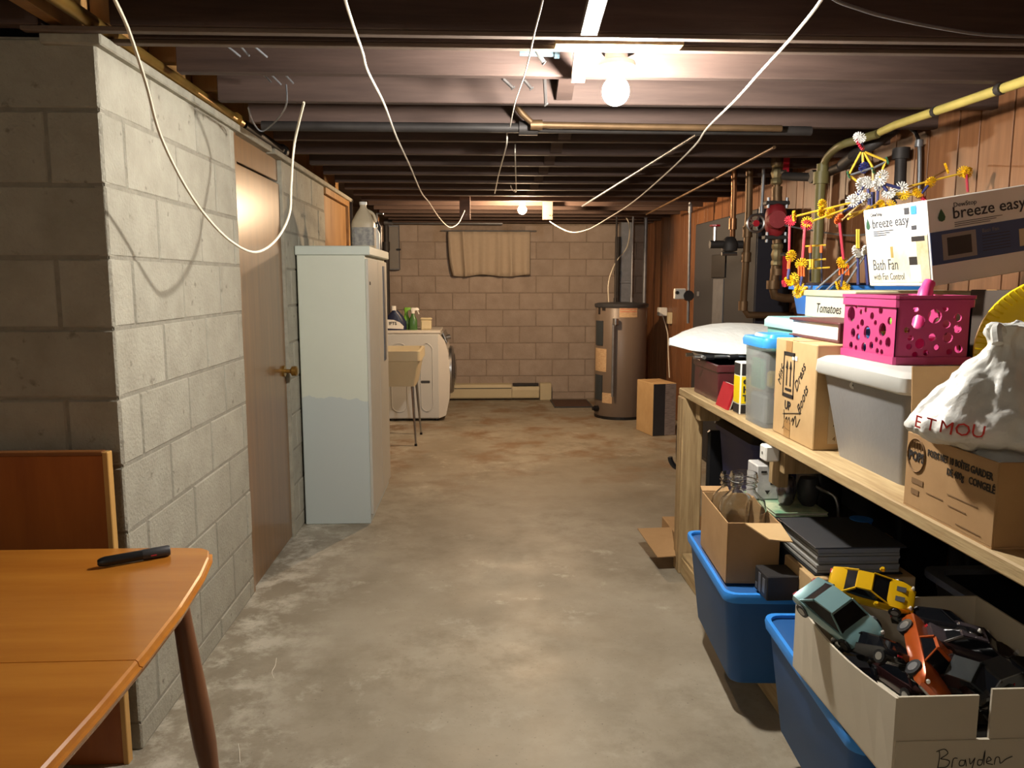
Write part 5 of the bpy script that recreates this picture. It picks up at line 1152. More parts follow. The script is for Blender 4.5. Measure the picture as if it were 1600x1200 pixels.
drop(Mside, 0.025, Hh * 0.77, 0.03); drop(Mlong, 0.045, Hh * 0.76, 0.03)
BLUEB = mat('fan_band_blue', (64, 84, 124), 0.5, noise=0.05)
patch(MB(), Mlong, 0.004, L_ - 0.004, Hh * 0.24, Hh * 0.62).build('blue_band', BLUEB, t)
patch(MB(), Mlong, 0.04, 0.15, Hh * 0.28, Hh * 0.58, 0.0014).build('fan_picture', mat('fan_pic_grey', (150, 146, 140), 0.6, noise=0.05), t)
patch(MB(), Mlong, 0.056, 0.134, Hh * 0.325, Hh * 0.535, 0.0020).build('fan_picture', CHAR, t)
patch(MB(), Mlong, 0.29, 0.33, Hh * 0.3, Hh * 0.5, 0.0014).build('switch_picture', CREAM, t)
text(t, 'DewStop', 0.02, Mlong @ Matrix.Translation((0.085, Hh * 0.87, 0)), DK)
text(t, 'breeze easy', 0.05, Mlong @ Matrix.Translation((0.08, Hh * 0.74, 0)), DK, bold=0.0004)
text(t, 'Bath Fan', 0.016, Mlong @ Matrix.Translation((0.17, Hh * 0.53, 0.001)), GALV); text(t, 'Fan Control', 0.016, Mlong @ Matrix.Translation((0.345, Hh * 0.5, 0.001)), GALV)
mb = MB()
for i in range(3): patch(mb, Mlong, 0.085, 0.24 - i * 0.02, Hh * (0.69 - i * 0.022), Hh * (0.697 - i * 0.022))
for i in range(6): patch(mb, Mlong, 0.17, 0.26, Hh * (0.49 - i * 0.035), Hh * (0.497 - i * 0.035), 0.0014)
mb.build('small_print', DK, t)
# something for its low end to stand on
carton('carton', 'dark carton hidden under the near end of the bath fan carton', 1.55, 1.92, 2.2, 2.40, SZ, 1.395, mat('dark_carton', (70, 60, 52), 0.7, noise=0.1))

# ================================================================== CONSTRUCTION TOY RIDE
RODC = {'y': mat('rod_yellow', (226, 186, 60), 0.4, noise=0.05), 'r': mat('rod_red', (170, 46, 66), 0.4, noise=0.05), 'b': mat('rod_blue', (54, 58, 110), 0.4, noise=0.05), 'g': mat('rod_grey', (120, 122, 126), 0.4, noise=0.05), 'k': mat('rod_dark', (40, 40, 60), 0.4, noise=0.05), 't': mat('rod_tan', (196, 166, 110), 0.4, noise=0.05), 'o': mat('rod_orange', (226, 100, 40), 0.4, noise=0.05)}
CONN = {'w': mat('connector_white', (226, 226, 222), 0.4, noise=0.04), 'y': mat('connector_yellow', (236, 186, 30), 0.4, noise=0.04), 'o': mat('connector_orange', (236, 110, 50), 0.4, noise=0.04), 'g': mat('connector_green', (60, 110, 76), 0.4, noise=0.04), 'r': mat('connector_red', (196, 50, 70), 0.4, noise=0.04), 'b': mat('connector_blue', (50, 60, 130), 0.4, noise=0.04)}
ride = thing('toy_fairground_ride', 'colourful fairground ride built of toy rods and snowflake connectors', 'toy', (1.46, 2.98, 1.405))
YT = 3.0
def K(px, py, dy=0.0): return yat(px, py, YT + dy)
def rod(a, b, c, r_=0.0042):
    MB().tube([K(*a), K(*b)], r_, 6).build('rod', RODC[c], ride)
CM = {}
def conn(p, c, ax=0, s_=1.0):
    """snowflake connector: hub with eight pronged spokes, all of one colour sharing a mesh"""
    key = c
    if key not in CM:
        mb = MB(); mb.tube([(0, -0.004, 0), (0, 0.004, 0)], 0.008, 8)
        for i in range(8):
            M = Matrix.Rotation(i * math.pi / 4, 4, 'Y')
            mb.box(0.005, 0.024, -0.004, 0.004, -0.0055, -0.0022, M).box(0.005, 0.024, -0.004, 0.004, 0.0022, 0.0055, M)
        o = mb.build('connector', CONN[c], ride, world=False); CM[key] = o.data
    else:
        o = bpy.data.objects.new('connector', CM[key]); COL.objects.link(o); o.parent = ride
    o.location = WORLD[ride].inverted() @ K(*p); o.rotation_euler = (R(random.uniform(-35, 35)), R(random.uniform(0, 40)), R(ax + random.uniform(-25, 25))); o.scale = (s_, s_, s_)
    return o
# crown
for a, b, c in (((1345, 238), (1327, 272), 'y'), ((1350, 238), (1364, 262), 'y'), ((1348, 238), (1349, 262), 'y'), ((1352, 238), (1384, 251), 'y'), ((1384, 252), (1374, 278), 'y'), ((1327, 274), (1343, 286), 'y'), ((1327, 274), (1364, 262), 'g'), ((1364, 263), (1386, 252), 'g'), ((1364, 264), (1364, 282), 't'), ((1347, 232), (1347, 220), 'b')): rod(a, b, c, 0.0045)
conn((1343, 215), 'w'); conn((1344, 226), 'r', 60); conn((1350, 262), 'b', 0, 0.9); conn((1326, 273), 'g', 30, 0.6); conn((1386, 251), 'g', 30, 0.6); conn((1365, 266), 'g', 30, 0.6)
for p in ((1346, 288), (1356, 285), (1374, 281), (1378, 276), (1332, 314), (1342, 308), (1350, 311), (1388, 302), (1408, 294), (1372, 288)): conn(p, 'w', 0, 1.05)
for a, b in (((1348, 292), (1340, 305)), ((1376, 285), (1386, 298)), ((1356, 292), (1358, 320)), ((1372, 292), (1370, 325)), ((1350, 312), (1330, 325)), ((1390, 305), (1400, 318)), ((1362, 300), (1362, 345)), ((1384, 288), (1406, 294)), ((1346, 316), (1318, 330))): rod(a, b, 'b', 0.006)
# left arms with hanging seats
rod((1328, 317), (1242, 338), 'y'); rod((1335, 322), (1262, 348), 'y'); rod((1352, 312), (1315, 344), 't'); rod((1372, 318), (1325, 342, -0.1), 'y'); rod((1360, 326), (1328, 335, -0.1), 'y'); rod((1378, 322), (1350, 338), 'y')
for p, c in (((1241, 338), 'y'), ((1284, 330), 'y'), ((1285, 320), 'y'), ((1297, 333), 'y'), ((1261, 347), 'y'), ((1311, 342), 'o'), ((1260, 352), 'r'), ((1235, 345), 'r'), ((1362, 328), 'y'), ((1375, 321), 'y'), ((1390, 321), 'y'), ((1382, 325), 'y')): conn(p, c, random.choice((0, 50)), 0.9)
rod((1234, 345), (1233, 398), 'r', 0.005); rod((1258, 352), (1254, 408), 'r', 0.006); rod((1312, 348), (1318, 405), 'r', 0.006)
for p in ((1236, 400), (1252, 412), (1316, 410)): conn(p, 'y', 20, 0.95)
for a in (1232, 1234): rod((a, 404), (a - 1, 420), 'o', 0.004)
for a in (1248, 1252, 1256): rod((a, 416), (a, 432), 'o', 0.004)
for a in (1311, 1316, 1321, 1325): rod((a, 414), (a + 1, 430), 'o', 0.004)
rod((1233, 420), (1231, 436), 'b', 0.006); rod((1253, 432), (1250, 448), 'b', 0.006); rod((1316, 428), (1314, 448), 'b', 0.006)
for p in ((1240, 434), (1232, 440), (1236, 438), (1246, 452), (1248, 446), (1256, 455), (1308, 447), (1314, 446), (1320, 448), (1246, 458)): conn(p, 'y', random.choice((0, 70)), 0.85)
conn((1225, 443), 'r', 60, 0.6)
# small yellow seat frame and middle seat
for a, b, c in (((1257, 385), (1290, 383), 'y'), ((1258, 407), (1290, 405), 'y'), ((1262, 420), (1296, 418), 'y'), ((1266, 385), (1266, 440), 'k'), ((1283, 384), (1284, 440), 'k')): rod((*a, 0.05), (*b, 0.05), c, 0.004)
for px_ in (1266, 1283): rod((px_, 383, 0.05), (px_, 395, 0.05), 'o', 0.006)
for px_ in (1266, 1270): rod((px_, 405, 0.05), (px_, 418, 0.05), 'y', 0.006)
for px_ in (1339, 1342): rod((px_, 358), (px_, 388), 'y', 0.004)
conn((1339, 393), 'w', 0, 1.05); conn((1351, 392), 'w', 30, 0.9); rod((1340, 398), (1341, 445), 'b', 0.006); rod((1352, 398), (1356, 445), 'b', 0.006)
# grey struts
for a, b in (((1340, 395), (1275, 452)), ((1348, 398), (1290, 455)), ((1352, 398), (1318, 450))): rod(a, b, 'g', 0.0042)
# right arms
rod((1412, 293), (1515, 268), 'y'); rod((1395, 303), (1438, 304), 'y', 0.006); rod((1418, 298), (1480, 265, 0.25), 't', 0.003)
for p, c in (((1479, 263, 0.1), 'y'), ((1505, 268), 'y'), ((1512, 270), 'y'), ((1454, 285), 'y'), ((1434, 301), 'y'), ((1412, 304), 'y')): conn(p, c, random.choice((0, 40)), 0.9)
rod((1450, 290), (1438, 305), 'b', 0.005); rod((1510, 272), (1512, 300), 'r', 0.005); conn((1443, 308), 'r', 40, 0.7); rod((1440, 308), (1446, 330), 'r', 0.005)
for a, b in (((1364, 345), (1364, 445)), ((1376, 330), (1385, 440))): rod((*a, 0.06), (*b, 0.06), 'k', 0.006)
MB().tube([K(1364, 300, 0.06), K(1364, 456, 0.06)], 0.008, 8).build('mast', RODC['k'], ride)
MB().cbox(1.36, 1.7, 3.035, 3.2, 1.405, 1.415, 0.003).build('base', RODC['k'], ride)
# shiny chain across to the pump
t = MB().tube(spline([yat(1225, 352, 4.5), yat(1280, 362, 4.3), yat(1330, 368, 3.9), yat(1380, 362, 3.4)], 6), 0.005, 6).build('metal_hose', GALV, None, True, label='thin grey metal hose strung behind the toy ride', cat='hose')
# ================================================================== LOWER SHELF
DZ = 0.11
BINB = mat('blue_bin_body', (26, 84, 146), 0.55, noise=0.06, nscale=3)
BINR = mat('blue_bin_rim', (52, 142, 232), 0.5, noise=0.04)
def tote(label, c, lx, ly, h, rz):
    t = thing('storage_tote', label, 'tote', (c[0], c[1], DZ), (0, 0, rz), group='blue totes on the lower shelf')
    w_ = 0.004
    def rr(f, z, r_=0.04): return rrect(-lx / 2 * f, lx / 2 * f, -ly / 2 * f, ly / 2 * f, z, r_, 4)
    MB().loft([rr(0.80, 0), rr(0.83, 0.012), rr(0.97, h - 0.005), rr(0.955, h - 0.005), rr(0.80, 0.012)]).build('tub', BINB, t, 35, world=False)
    e_ = 1.0
    MB().loft([rr(0.965, h - 0.035), rr(1.0, h - 0.03), rr(1.01, h - 0.012), rr(1.0, h), rr(0.955, h), rr(0.95, h - 0.035)], closed=True).build('rim', BINR, t, 35, world=False)
    MB().loft([rr(0.95, h - 0.03), rr(0.95, h - 0.012), rr(0.9, h - 0.006)]).build('lid', BINB, t, 35, world=False)
    return t
R1 = R(4)
tote('blue plastic tote under the carton of glass jars', (1.02, 2.62), 0.44, 0.64, 0.33, -R1)
tote('blue plastic tote under the white carton of toy cars', (1.05, 1.83), 0.46, 0.66, 0.33, -R1)

# carton with glass jars
JX0, JX1, JY0, JY1, JZ0, JZ1 = 0.815, 0.985, 2.39, 2.77, 0.445, 0.648
t = carton('carton', 'open brown carton holding empty glass jars', JX0, JX1, JY0, JY1, JZ0, JZ1, CARD, open_=True, rot=(0, 0, -R1))
Mt = WORLD[t]; l, d, h = (JX1 - JX0) / 2, (JY1 - JY0) / 2, JZ1 - JZ0
MB().quad((-0.03, -d + 0.003, h), (l, -d + 0.003, h), (l + 0.0, -d - 0.12, h - 0.02), (0.02, -d - 0.10, h - 0.02), 0.004).build('flap', CARDL, t, world=False)
MB().quad((-l, d - 0.002, h), (-l + 0.1, d - 0.002, h), (-l + 0.1, d + 0.03, h + 0.01), (-l, d + 0.03, h + 0.01), 0.004).build('flap', CARD, t, world=False)
MB().cbox(-l + 0.006, l - 0.006, -d + 0.006, d - 0.006, 0.005, 0.088, 0.004).build('packing', CARDIN, t, world=False)
def jar(label, x, y_, z, s_=1.0):
    p = Mt @ Vector((x, y_, z)); t2 = thing('glass_jar', label, 'jar', tuple(p), group='empty glass jars in the carton')
    prof = [(0.04, 0), (0.062, 0.006), (0.068, 0.03), (0.068, 0.1), (0.062, 0.125), (0.036, 0.15), (0.034, 0.16), (0.04, 0.165), (0.036, 0.172), (0.041, 0.178), (0.036, 0.185), (0.041, 0.192), (0.038, 0.205)]
    prof = [(a * s_, b * s_) for a, b in prof]
    inner = [(a - 0.003, b + (0.004 if i == 0 else 0)) for i, (a, b) in enumerate(prof)][::-1]
    MB().lathe(prof + inner, p, 24).build('glass', GLASS, t2, 60)
    MB().lathe([(0.0415 * s_, 0.181 * s_), (0.0415 * s_, 0.184 * s_)], p, 24, cap=False).build('thread_ring', GLASS, t2, 60)
jar('nearest empty glass jar with a threaded neck in the carton', 0.0, -0.05, 0.10, 1.15)
jar('empty glass jar at the far end of the carton', 0.0, 0.105, 0.09, 1.0)

# stack behind: dark box with packet and mug
t = carton('storage_box', 'dark box behind the jar carton with a green picture book on it', 1.005, 1.32, 2.52, 2.86, 0.446, 0.615, mat('dark_box', (52, 48, 46), 0.6, noise=0.15), tape=False)
MB().cbox(-0.16, 0.16, -0.173, 0.173, 0.125, 0.172, 0.004).build('lid', mat('dark_lid', (44, 42, 42), 0.55, noise=0.15), t, world=False)
t = thing('picture_book', 'green and white picture book lying on the dark box', 'book', (1.22, 2.74, 0.619))
MB().cbox(1.015, 1.20, 2.54, 2.84, 0.619, 0.624, 0.001).build('cover', mat('green_print', (60, 130, 100), 0.4, rgb2=(206, 206, 170), nscale=14), t); MB().cbox(1.017, 1.198, 2.542, 2.838, 0.624, 0.63, 0.001).build('pages', PAPER, t); MB().cbox(1.015, 1.20, 2.54, 2.84, 0.63, 0.634, 0.001).build('cover', MATS['green_print'], t)
t = thing('packet', 'white and black printed packet standing on the picture book', 'packet', (1.14, 2.80, 0.635))
MB().cbox(1.005, 1.12, 2.70, 2.80, 0.635, 0.762, 0.004).build('box', mat('packet_white', (206, 204, 200), 0.5, rgb2=(150, 150, 150), nscale=14), t)
for a in ((1.055, 1.07, 0.69, 0.735), (1.075, 1.105, 0.695, 0.70), (1.08, 1.11, 0.71, 0.745), (1.02, 1.04, 0.735, 0.742)): MB().box(a[0], a[1], 2.6985, 2.701, a[2], a[3]).build('print', INK, t)
MB().add([(1.035, 2.6985, 0.67), (1.055, 2.6985, 0.67), (1.045, 2.6985, 0.655)], [(0, 1, 2)]).build('print', INK, t)
t = thing('metal_tumbler', 'shiny grey metal tumbler standing on the picture book', 'tumbler', (1.255, 2.70, 0.635))
MB().lathe([(0.018, 0), (0.026, 0.01), (0.034, 0.05), (0.032, 0.085), (0.024, 0.1), (0.021, 0.098), (0.02, 0.02)], (1.09, 2.64, 0.635), 18).build('cup', mat('mauve_metal', (150, 142, 152), 0.25, 0.85, noise=0.1), t, 50)
MB().lathe([(0.012, 0), (0.015, 0.02), (0.01, 0.04)], (1.09, 2.64, 0.733), 10).build('spout', BLACK, t, 50)
t = thing('coffee_maker', 'black appliance behind the packet with a bent chrome handle', 'appliance', (1.42, 2.75, 0.62))
MB().loft([rrect(1.205, 1.31, 2.66, 2.85, 0.619, 0.02), rrect(1.205, 1.31, 2.66, 2.85, 0.74, 0.02), rrect(1.225, 1.29, 2.68, 2.83, 0.765, 0.02)]).build('body', BLACK, t, 40)
MB().tube(spline([P(1262, 762, 2.7), P(1268, 757, 2.62), P(1285, 766, 2.58), P(1303, 775, 2.54), P(1309, 790, 2.53), P(1310, 810, 2.53), P(1311, 816, 2.53)], 5), 0.006, 8).build('handle', STEEL, t, True)
MB().lathe([(0.02, 0), (0.035, 0.02), (0.04, 0.07), (0.03, 0.1)], (1.165, 2.63, 0.634), 14).build('carafe', CHAR, t, 50)
t = thing('navy_bin', 'large navy blue plastic bin at the far end under the upper shelf', 'bin', (1.36, 3.28, DZ))
NAV = mat('navy_bin', (42, 46, 88), 0.5, noise=0.1)
MB().loft([rrect(1.17, 1.6, 3.08, 3.5, DZ, 0.05), rrect(1.12, 1.65, 3.03, 3.55, 0.74, 0.05), rrect(1.105, 1.665, 3.015, 3.565, 0.742, 0.05), rrect(1.105, 1.665, 3.015, 3.565, 0.765, 0.05), rrect(1.14, 1.63, 3.05, 3.53, 0.768, 0.05)]).build('tub', NAV, t, 40)
MB().loft([rrect(1.1, 1.67, 3.01, 3.57, 0.766, 0.05), rrect(1.12, 1.65, 3.03, 3.55, 0.79, 0.05)]).build('lid', BLACK, t, 40)
t = thing('black_case', 'black case standing at the far end of the lower shelf', 'case', (1.2, 3.59, 0))
MB().cbox(1.09, 1.5, 3.575, 3.61, DZ, 0.72, 0.01).build('shell', BLACK, t); MB().tube(spline([(1.2, 3.59, 0.72), (1.22, 3.59, 0.75), (1.3, 3.59, 0.75), (1.32, 3.59, 0.72)], 4), 0.008, 6).build('handle', BLACK, t)
t = thing('floor_jack', 'black curved metal foot sticking out beyond the shelf post', 'tool', (1.0, 4.2, 0))
MB().tube([P(1062, 660, 3.95), P(1060, 700, 3.95), P(1060, 720, 3.95), P(1075, 740, 3.95), P(1085, 880, 4.0)], 0.014, 8).build('stem', BLACK, t); MB().tube(spline([P(1064, 728, 3.95), P(1056, 730, 3.95), P(1049, 722, 3.95), P(1047, 714, 3.95)], 4), 0.013, 8).build('foot', BLACK, t, True)
MB().tube([P(1085, 870, 4.0), Vector((P(1085, 880, 4.0).x, 4.0, 0.0))], 0.03, 10).build('base', BLACK, t)
# carton on the floor beyond the post with open flap
t = carton('carton', 'brown carton on the floor beyond the shelf end with a flap folded out', 1.03, 1.45, 3.80, 4.2, 0, 0.11, CARD, tape=False)
MB().quad((0.85, 4.0, 0.108), (1.035, 4.0, 0.112), (0.965, 3.64, 0.085), (0.875, 3.64, 0.08), 0.004).build('flap', CARD, t)
# tall brown carton between the totes with a binder on top
t = carton('carton', 'tall narrow tan carton between the two blue totes', 1.255, 1.50, 2.19, 2.43, DZ, 0.555, CARDL) if False else None
t = thing('carton', 'tan carton between the two blue totes carrying a thick black binder', 'box', (1.15, 2.24, 0.44))
MB().cbox(0.985, 1.30, 2.165, 2.375, 0.442, 0.548, 0.003).build('box', CARDL, t)
MB().box(0.9838, 0.985, 2.21, 2.22, 0.45, 0.49).build('print', REDINK, t)
t = thing('ring_binder', 'thick black binder stuffed with pages on the tan carton', 'binder', (1.13, 2.3, 0.549))
MB().cbox(1.0, 1.27, 2.185, 2.475, 0.549, 0.553, 0.001).build('cover', BLACK, t)
mb = MB()
for i in range(9):
    o_ = random.uniform(-0.004, 0.004)
    mb.box(1.012 + o_, 1.262, 2.195 + o_, 2.47, 0.554 + i * 0.0085, 0.5615 + i * 0.0085)
mb.build('pages', mat('grey_pages', (150, 148, 142), 0.8, noise=0.2, nscale=40, grain=(1, 1, 20)), t)
MB().cbox(0.998, 1.275, 2.182, 2.478, 0.632, 0.637, 0.001).build('cover', CHAR, t)
MB().cbox(0.996, 1.004, 2.44, 2.478, 0.549, 0.637, 0.002).build('spine_strap', BLACK, t)
t = thing('small_carton', 'black and white printed carton wedged between the blue totes', 'box', (0.95, 2.34, 0.3))
b0 = P(1181, 893, 2.28); 
MB().cbox(0.885, 0.985, 2.255, 2.36, 0.442, 0.52, 0.003).build('box', mat('black_print', (44, 42, 42), 0.5, noise=0.2), t)
for a in ((2.27, 2.29, 0.46, 0.505), (2.305, 2.325, 0.45, 0.51), (2.335, 2.35, 0.452, 0.47)): MB().box(0.8835, 0.886, a[0], a[1], a[2], a[3]).build('print', GALV, t)
# dark tub at the back with grey rim
t = thing('dark_tub', 'dark tub with a grey rim behind the white carton of toy cars', 'tub', (1.6, 1.85, DZ))
MB().loft([rrect(1.42, 1.84, 1.45, 2.14, DZ, 0.04), rrect(1.36, 1.86, 1.39, 2.2, 0.545, 0.04), rrect(1.38, 1.84, 1.41, 2.18, 0.545, 0.04), rrect(1.44, 1.82, 1.47, 2.12, DZ + 0.01, 0.04)]).build('tub', BLACK, t, 40)
MB().loft([rrect(1.34, 1.88, 1.37, 2.22, 0.54, 0.04), rrect(1.34, 1.88, 1.37, 2.22, 0.56, 0.04), rrect(1.375, 1.845, 1.405, 2.185, 0.56, 0.04), rrect(1.375, 1.845, 1.405, 2.185, 0.54, 0.04)], closed=True).build('rim', GALV, t, 40)
t = thing('blue_cup', 'small blue plastic cup far back in the dark lower shelf', 'cup', tuple(Vector((P(1346, 805, 2.45).x, 2.45, 0.56))))
qb = P(1346, 805, 2.45)
MB().lathe([(0.025, 0), (0.034, 0.055), (0.031, 0.055), (0.023, 0.004)], (qb.x, 2.45, 0.581), 14).build('cup', BLU, t, 50)
MB().lathe([(0.035, 0.05), (0.037, 0.058)], (qb.x, 2.45, 0.581), 14).build('rim', BLU, t)
carton('carton', 'dark carton under the small blue cup', qb.x - 0.06, qb.x + 0.1, 2.40, 2.50, 0.446, 0.58, MATS['dark_carton'])

for i, (x0_, x1_, y0_, y1_, z_, l_) in enumerate(((1.43, 1.64, 2.52, 2.98, 0.78, 'black plastic crate deep in the lower shelf behind the binder'), (1.5, 1.86, 2.24, 2.36, 0.82, 'black plastic crate deep in the lower shelf behind the dark tub'), (1.42, 1.84, 1.0, 1.34, 0.80, 'black plastic crate deep in the lower shelf at the right edge'))):
    t = thing('plastic_crate', l_, 'crate', ((x0_ + x1_) / 2, (y0_ + y1_) / 2, DZ))
    MB().loft(hollow(x0_, x1_, y0_, y1_, DZ, z_, 0.015, 0.006)).build('tub', BLACK, t, 40)
    MB().loft([rrect(x0_ - 0.008, x1_ + 0.008, y0_ - 0.008, y1_ + 0.008, z_ - 0.01, 0.02), rrect(x0_ - 0.008, x1_ + 0.008, y0_ - 0.008, y1_ + 0.008, z_ + 0.012, 0.02)]).build('lid', BLACK, t, 40)
# white carton of toy cars
TX0, TX1, TY0, TY1, TZ0, TZ1 = 0.80, 1.27, 1.37, 1.845, 0.445, 0.625
t = thing('toy_carton', 'open white carton full of toy cars with a handwritten name', 'box', ((TX0 + TX1) / 2, (TY0 + TY1) / 2, TZ0))
w_ = 0.005
MB().box(TX0, TX1, TY0, TY1, TZ0, TZ0 + w_).build('bottom', WCARD, t)
# left side bulges and dips a little like worn card
rings = []
for i in range(9):
    u = i / 8; yy = TY1 + (TY0 - TY1) * u; bul = 0.012 * math.sin(math.pi * u); dip = -0.014 * math.sin(math.pi * u)
    rings.append([(TX0 - bul * 0.2, yy, TZ0 + w_), (TX0 - bul * 0.2 + w_, yy, TZ0 + w_), (TX0 - bul + w_, yy, TZ1 + dip), (TX0 - bul, yy, TZ1 + dip)])
MB().loft(rings).build('side', WCARD, t)
MB().box(TX0 + w_, TX1, TY1 - w_, TY1, TZ0 + w_, TZ1).build('side', WCARD, t); MB().box(TX1 - w_, TX1, TY0, TY1 - w_, TZ0 + w_, TZ1).build('side', WCARD, t)
MB().box(TX0 + w_, TX0 + 0.165, TY0, TY0 + w_, TZ0 + 0.09, TZ1 + 0.002).build('side', WCARD, t); MB().box(TX0 + 0.19, TX1 - w_, TY0, TY0 + w_, TZ0 + 0.09, TZ1 + 0.014).build('side', WCARD, t)
MB().box(TX0 + w_, TX1 - w_, TY0 - 0.003, TY0 + w_ - 0.001, TZ0, TZ0 + 0.092).build('side', WCARD, t)
Mn = face((TX0, TY0 - 0.003, TZ0), (1, 0, 0), (0, 0, 1))
hw_ = [[(0.09, 0.035), (0.092, 0.06), (0.09, 0.072)], [(0.085, 0.07), (0.1, 0.075), (0.108, 0.066), (0.095, 0.056)], [(0.094, 0.055), (0.112, 0.05), (0.108, 0.038), (0.092, 0.036)], [(0.118, 0.036), (0.12, 0.054), (0.128, 0.055)], [(0.142, 0.05), (0.134, 0.05), (0.133, 0.04), (0.142, 0.04), (0.144, 0.052), (0.147, 0.038)],
       [(0.152, 0.054), (0.155, 0.042), (0.163, 0.055)], [(0.163, 0.055), (0.158, 0.03), (0.15, 0.022)], [(0.178, 0.05), (0.17, 0.05), (0.17, 0.04), (0.178, 0.042), (0.182, 0.07), (0.182, 0.04)], [(0.188, 0.046), (0.196, 0.05), (0.19, 0.056), (0.187, 0.044), (0.2, 0.04)], [(0.203, 0.04), (0.205, 0.054), (0.212, 0.054), (0.215, 0.042), (0.225, 0.05), (0.238, 0.056)]]
strokes(t, hw_, Mn, INK, 0.0009)
TF = TZ0 + w_
# padding layer under the visible cars
def toy_car(label, pos, rx, ry, rz, col, L=0.17, W=0.07, Hc=0.045, style='coupe', flip=False, name='toy_car'):
    cm = mat('carpaint_%d_%d_%d' % col, col, 0.22, metal=0.3, noise=0.05, coat=0.8)
    GL = mat('toy_glass', (18, 20, 24), 0.08, noise=0.05)
    t = thing(name, label, 'toy car', pos, (rx, ry, rz), group='toy cars in the white carton')
    hb = Hc * 0.5
    if style == 'pickup': secs = [(-.5, .30, .55, .8), (-.46, .12, .95, .92), (-.2, .1, .98, .95), (.0, .1, 1.0, .98), (.25, .1, .98, .95), (.44, .14, .88, .92), (.5, .3, .6, .8)]
    else: secs = [(-.5, .35, .62, .72), (-.47, .15, .92, .88), (-.3, .1, 1.06, .98), (-.05, .1, .96, .96), (.2, .1, .96, .97), (.36, .12, .84, .94), (.46, .16, .66, .82), (.5, .3, .5, .62)]
    rings = []
    for u, zb, zt_, ww in secs:
        w2 = W / 2 * ww; b0_, t0_ = zb * hb, zt_ * hb * 1.05
        rings.append([(u * L, -w2 * 0.92, b0_), (u * L, w2 * 0.92, b0_), (u * L, w2, b0_ * 0.5 + t0_ * 0.5), (u * L, w2 * 0.93, t0_ * 0.93), (u * L, w2 * 0.6, t0_), (u * L, -w2 * 0.6, t0_), (u * L, -w2 * 0.93, t0_ * 0.93), (u * L, -w2, b0_ * 0.5 + t0_ * 0.5)])
    MB().loft(rings).build('body', cm, t, 50, world=False)
    if style == 'pickup': cs = [(-.08, 0.9, .86), (-.02, 1.75, .72), (.14, 1.8, .72), (.26, 0.95, .86)]
    elif style == 'super': cs = [(-.34, .95, .78), (-.16, 1.62, .58), (.02, 1.66, .56), (.22, .95, .8)]
    else: cs = [(-.36, .98, .82), (-.2, 1.72, .62), (.06, 1.8, .62), (.24, .95, .84)]
    rings = []
    for u, zt_, ww in cs:
        w2 = W / 2 * ww; rings.append([(u * L, -w2 * (0.86 / max(ww, .5)) * 0.98, hb * 0.9), (u * L, w2 * (0.86 / max(ww, .5)) * 0.98, hb * 0.9), (u * L, w2, zt_ * hb), (u * L, -w2, zt_ * hb)])
    gl = MB().loft(rings).build('windows', GL, t, world=False)
    r_ = [cs[1], cs[2]]; a0, a1 = cs[1], cs[2]; w2 = W / 2 * a0[2] * 1.04
    MB().loft([[(a0[0] * L - 0.004, -w2, a0[1] * hb - 0.004), (a0[0] * L - 0.004, w2, a0[1] * hb - 0.004), (a1[0] * L + 0.004, w2, a1[1] * hb - 0.004), (a1[0] * L + 0.004, -w2, a1[1] * hb - 0.004)], [(a0[0] * L, -w2 * .95, a0[1] * hb + 0.002), (a0[0] * L, w2 * .95, a0[1] * hb + 0.002), (a1[0] * L, w2 * .95, a1[1] * hb + 0.002), (a1[0] * L, -w2 * .95, a1[1] * hb + 0.002)]]).build('roof', cm, t, world=False)
    for s_ in (-1, 1):      # pillars
        MB().tube([(cs[0][0] * L, s_ * W * .41, hb * .95), (cs[1][0] * L, s_ * w2, cs[1][1] * hb)], 0.003, 5).build('pillar', cm, t, world=False); MB().tube([(cs[2][0] * L, s_ * w2, cs[2][1] * hb), (cs[3][0] * L, s_ * W * .41, hb * .95)], 0.0022, 5).build('pillar', cm, t, world=False)
    for u in (-.3, .31):
        for s_ in (-1, 1):
            wh = MB().tube([(u * L, s_ * W * .36, hb * .32), (u * L, s_ * W * .5, hb * .32)], hb * .5, 14).build('wheel', BLACK, t, world=False)
            MB().tube([(u * L, s_ * W * .49, hb * .32), (u * L, s_ * W * .508, hb * .32)], hb * .3, 10).build('hub_cap', STEEL, wh, world=False)
    for s_ in (-1, 1):
        MB().lathe([(0.001, -0.004), (0.0055, 0), (0.004, 0.003)], (0, 0, 0), 8, Matrix.Translation((L * .472, s_ * W * .32, hb * .72)) @ Matrix.Rotation(R(70), 4, 'Y')).build('headlight', WHITE, t, world=False)
        MB().box(-L * .503, -L * .488, s_ * W * .3 - 0.006, s_ * W * .3 + 0.006, hb * .6, hb * .74).build('tail_light', RED, t, world=False)
    MB().cbox(L * .47, L * .51, -W * .36, W * .36, hb * .2, hb * .34, 0.002).build('bumper', STEEL if style != 'super' else cm, t, world=False)
    if style == 'super':
        for s_ in (-1, 1): MB().box(L * .27, L * .40, s_ * W * .16 - 0.007, s_ * W * .16 + 0.007, hb * .9, hb * .935).build('bonnet_vent', CHAR, t, world=False)
        MB().lathe([(0.004, 0), (0.007, 0.004), (0.004, 0.01)], (L * .1, -W * .58, hb * 1.15), 8).build('mirror', cm, t, world=False); MB().lathe([(0.004, 0), (0.007, 0.004), (0.004, 0.01)], (L * .1, W * .58, hb * 1.15), 8).build('mirror', cm, t, world=False)
    return t
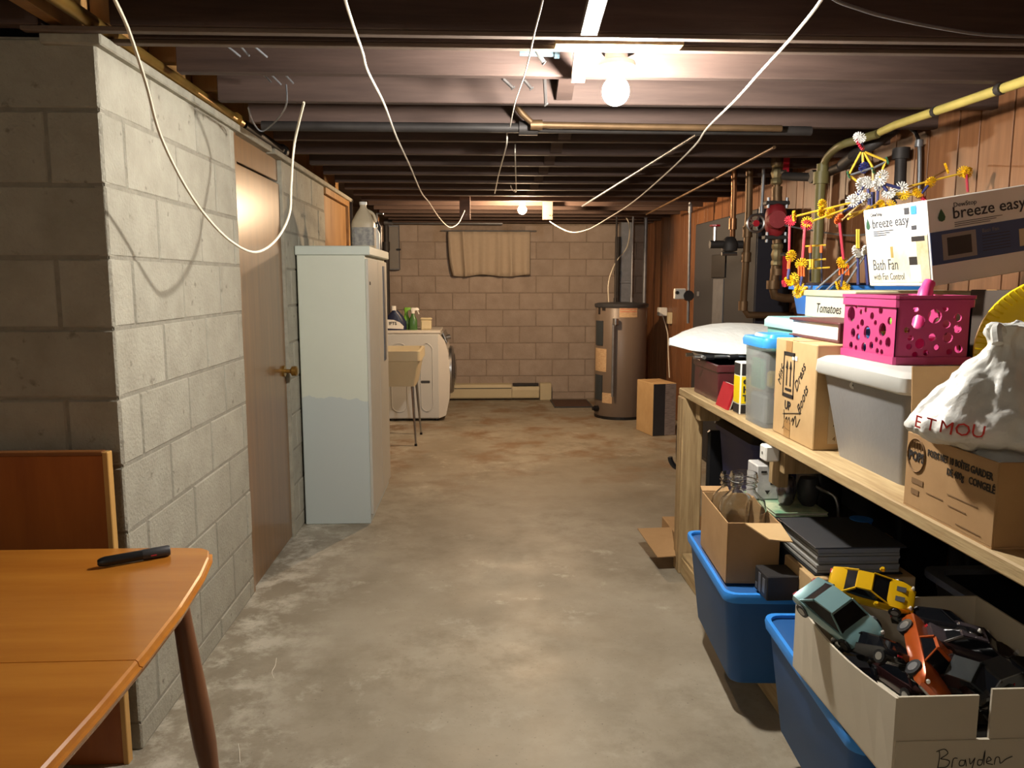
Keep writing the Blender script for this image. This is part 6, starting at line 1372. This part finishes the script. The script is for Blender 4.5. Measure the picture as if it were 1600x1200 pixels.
# visible cars, then darker ones filling the carton
q = P(1360, 915, 1.72)
toy_car('bright yellow toy sports car perched on top of the pile', (q.x, q.y, q.z - 0.02), R(32), R(4), R(-32), (240, 190, 20), 0.185, 0.088, 0.055, 'super')
q = P(1293, 952, 1.68)
toy_car('metallic pale blue toy sports car at the far corner of the carton', (q.x + 0.025, q.y, q.z - 0.025), R(26), R(18), R(-62), (122, 160, 164), 0.2, 0.1, 0.068, 'coupe')
q = P(1425, 1030, 1.47)
toy_car('brown-orange toy pickup lying on its side in the carton', (q.x + 0.055, 1.535, q.z - 0.045), R(-48), R(12), R(-112), (186, 84, 30), 0.23, 0.1, 0.075, 'pickup')
q = P(1348, 1025, 1.56)
toy_car('black toy car lying between the blue car and the orange pickup', (q.x + 0.03, q.y + 0.02, q.z - 0.02), R(25), R(14), R(110), (20, 20, 24), 0.19, 0.085, 0.058, 'coupe')
q = P(1462, 970, 1.62)
toy_car('black toy car with a silver windscreen edge behind the pickup', (q.x + 0.01, q.y, q.z - 0.03), R(-20), R(-8), R(-50), (28, 28, 32), 0.19, 0.085, 0.058)
q = P(1520, 1000, 1.56)
toy_car('dark grey toy car with a pink bonnet glint near the far right of the carton', (q.x, q.y, q.z - 0.03), R(10), R(12), R(-20), (70, 62, 66), 0.19, 0.085, 0.058)
q = P(1490, 1040, 1.47)
toy_car('dark slate toy car lying right of the orange pickup', (q.x + 0.02, q.y, q.z - 0.04), R(-30), R(5), R(125), (40, 46, 48), 0.19, 0.085, 0.058)
q = P(1570, 1050, 1.44)
toy_car('black toy car with small gold wheels at the right edge of the carton', (q.x, q.y, q.z - 0.03), R(12), R(-10), R(10), (22, 22, 22), 0.19, 0.085, 0.058)
# lower layer that the others rest on
for i, (x, y_, rz, c) in enumerate(((0.9, 1.73, 80, (24, 26, 32)), (1.02, 1.72, 100, (52, 30, 30)), (1.15, 1.72, 85, (26, 26, 28)), (0.9, 1.5, 95, (30, 34, 40)), (1.03, 1.5, 80, (24, 24, 24)), (1.16, 1.5, 97, (34, 34, 42)))):
    toy_car('dark toy car at the bottom of the white carton, %s' % ('far row left', 'far row middle', 'far row right', 'near row left', 'near row middle', 'near row right')[i], (x, y_, TF + 0.002), 0, 0, R(rz), c, 0.19, 0.085, 0.075)
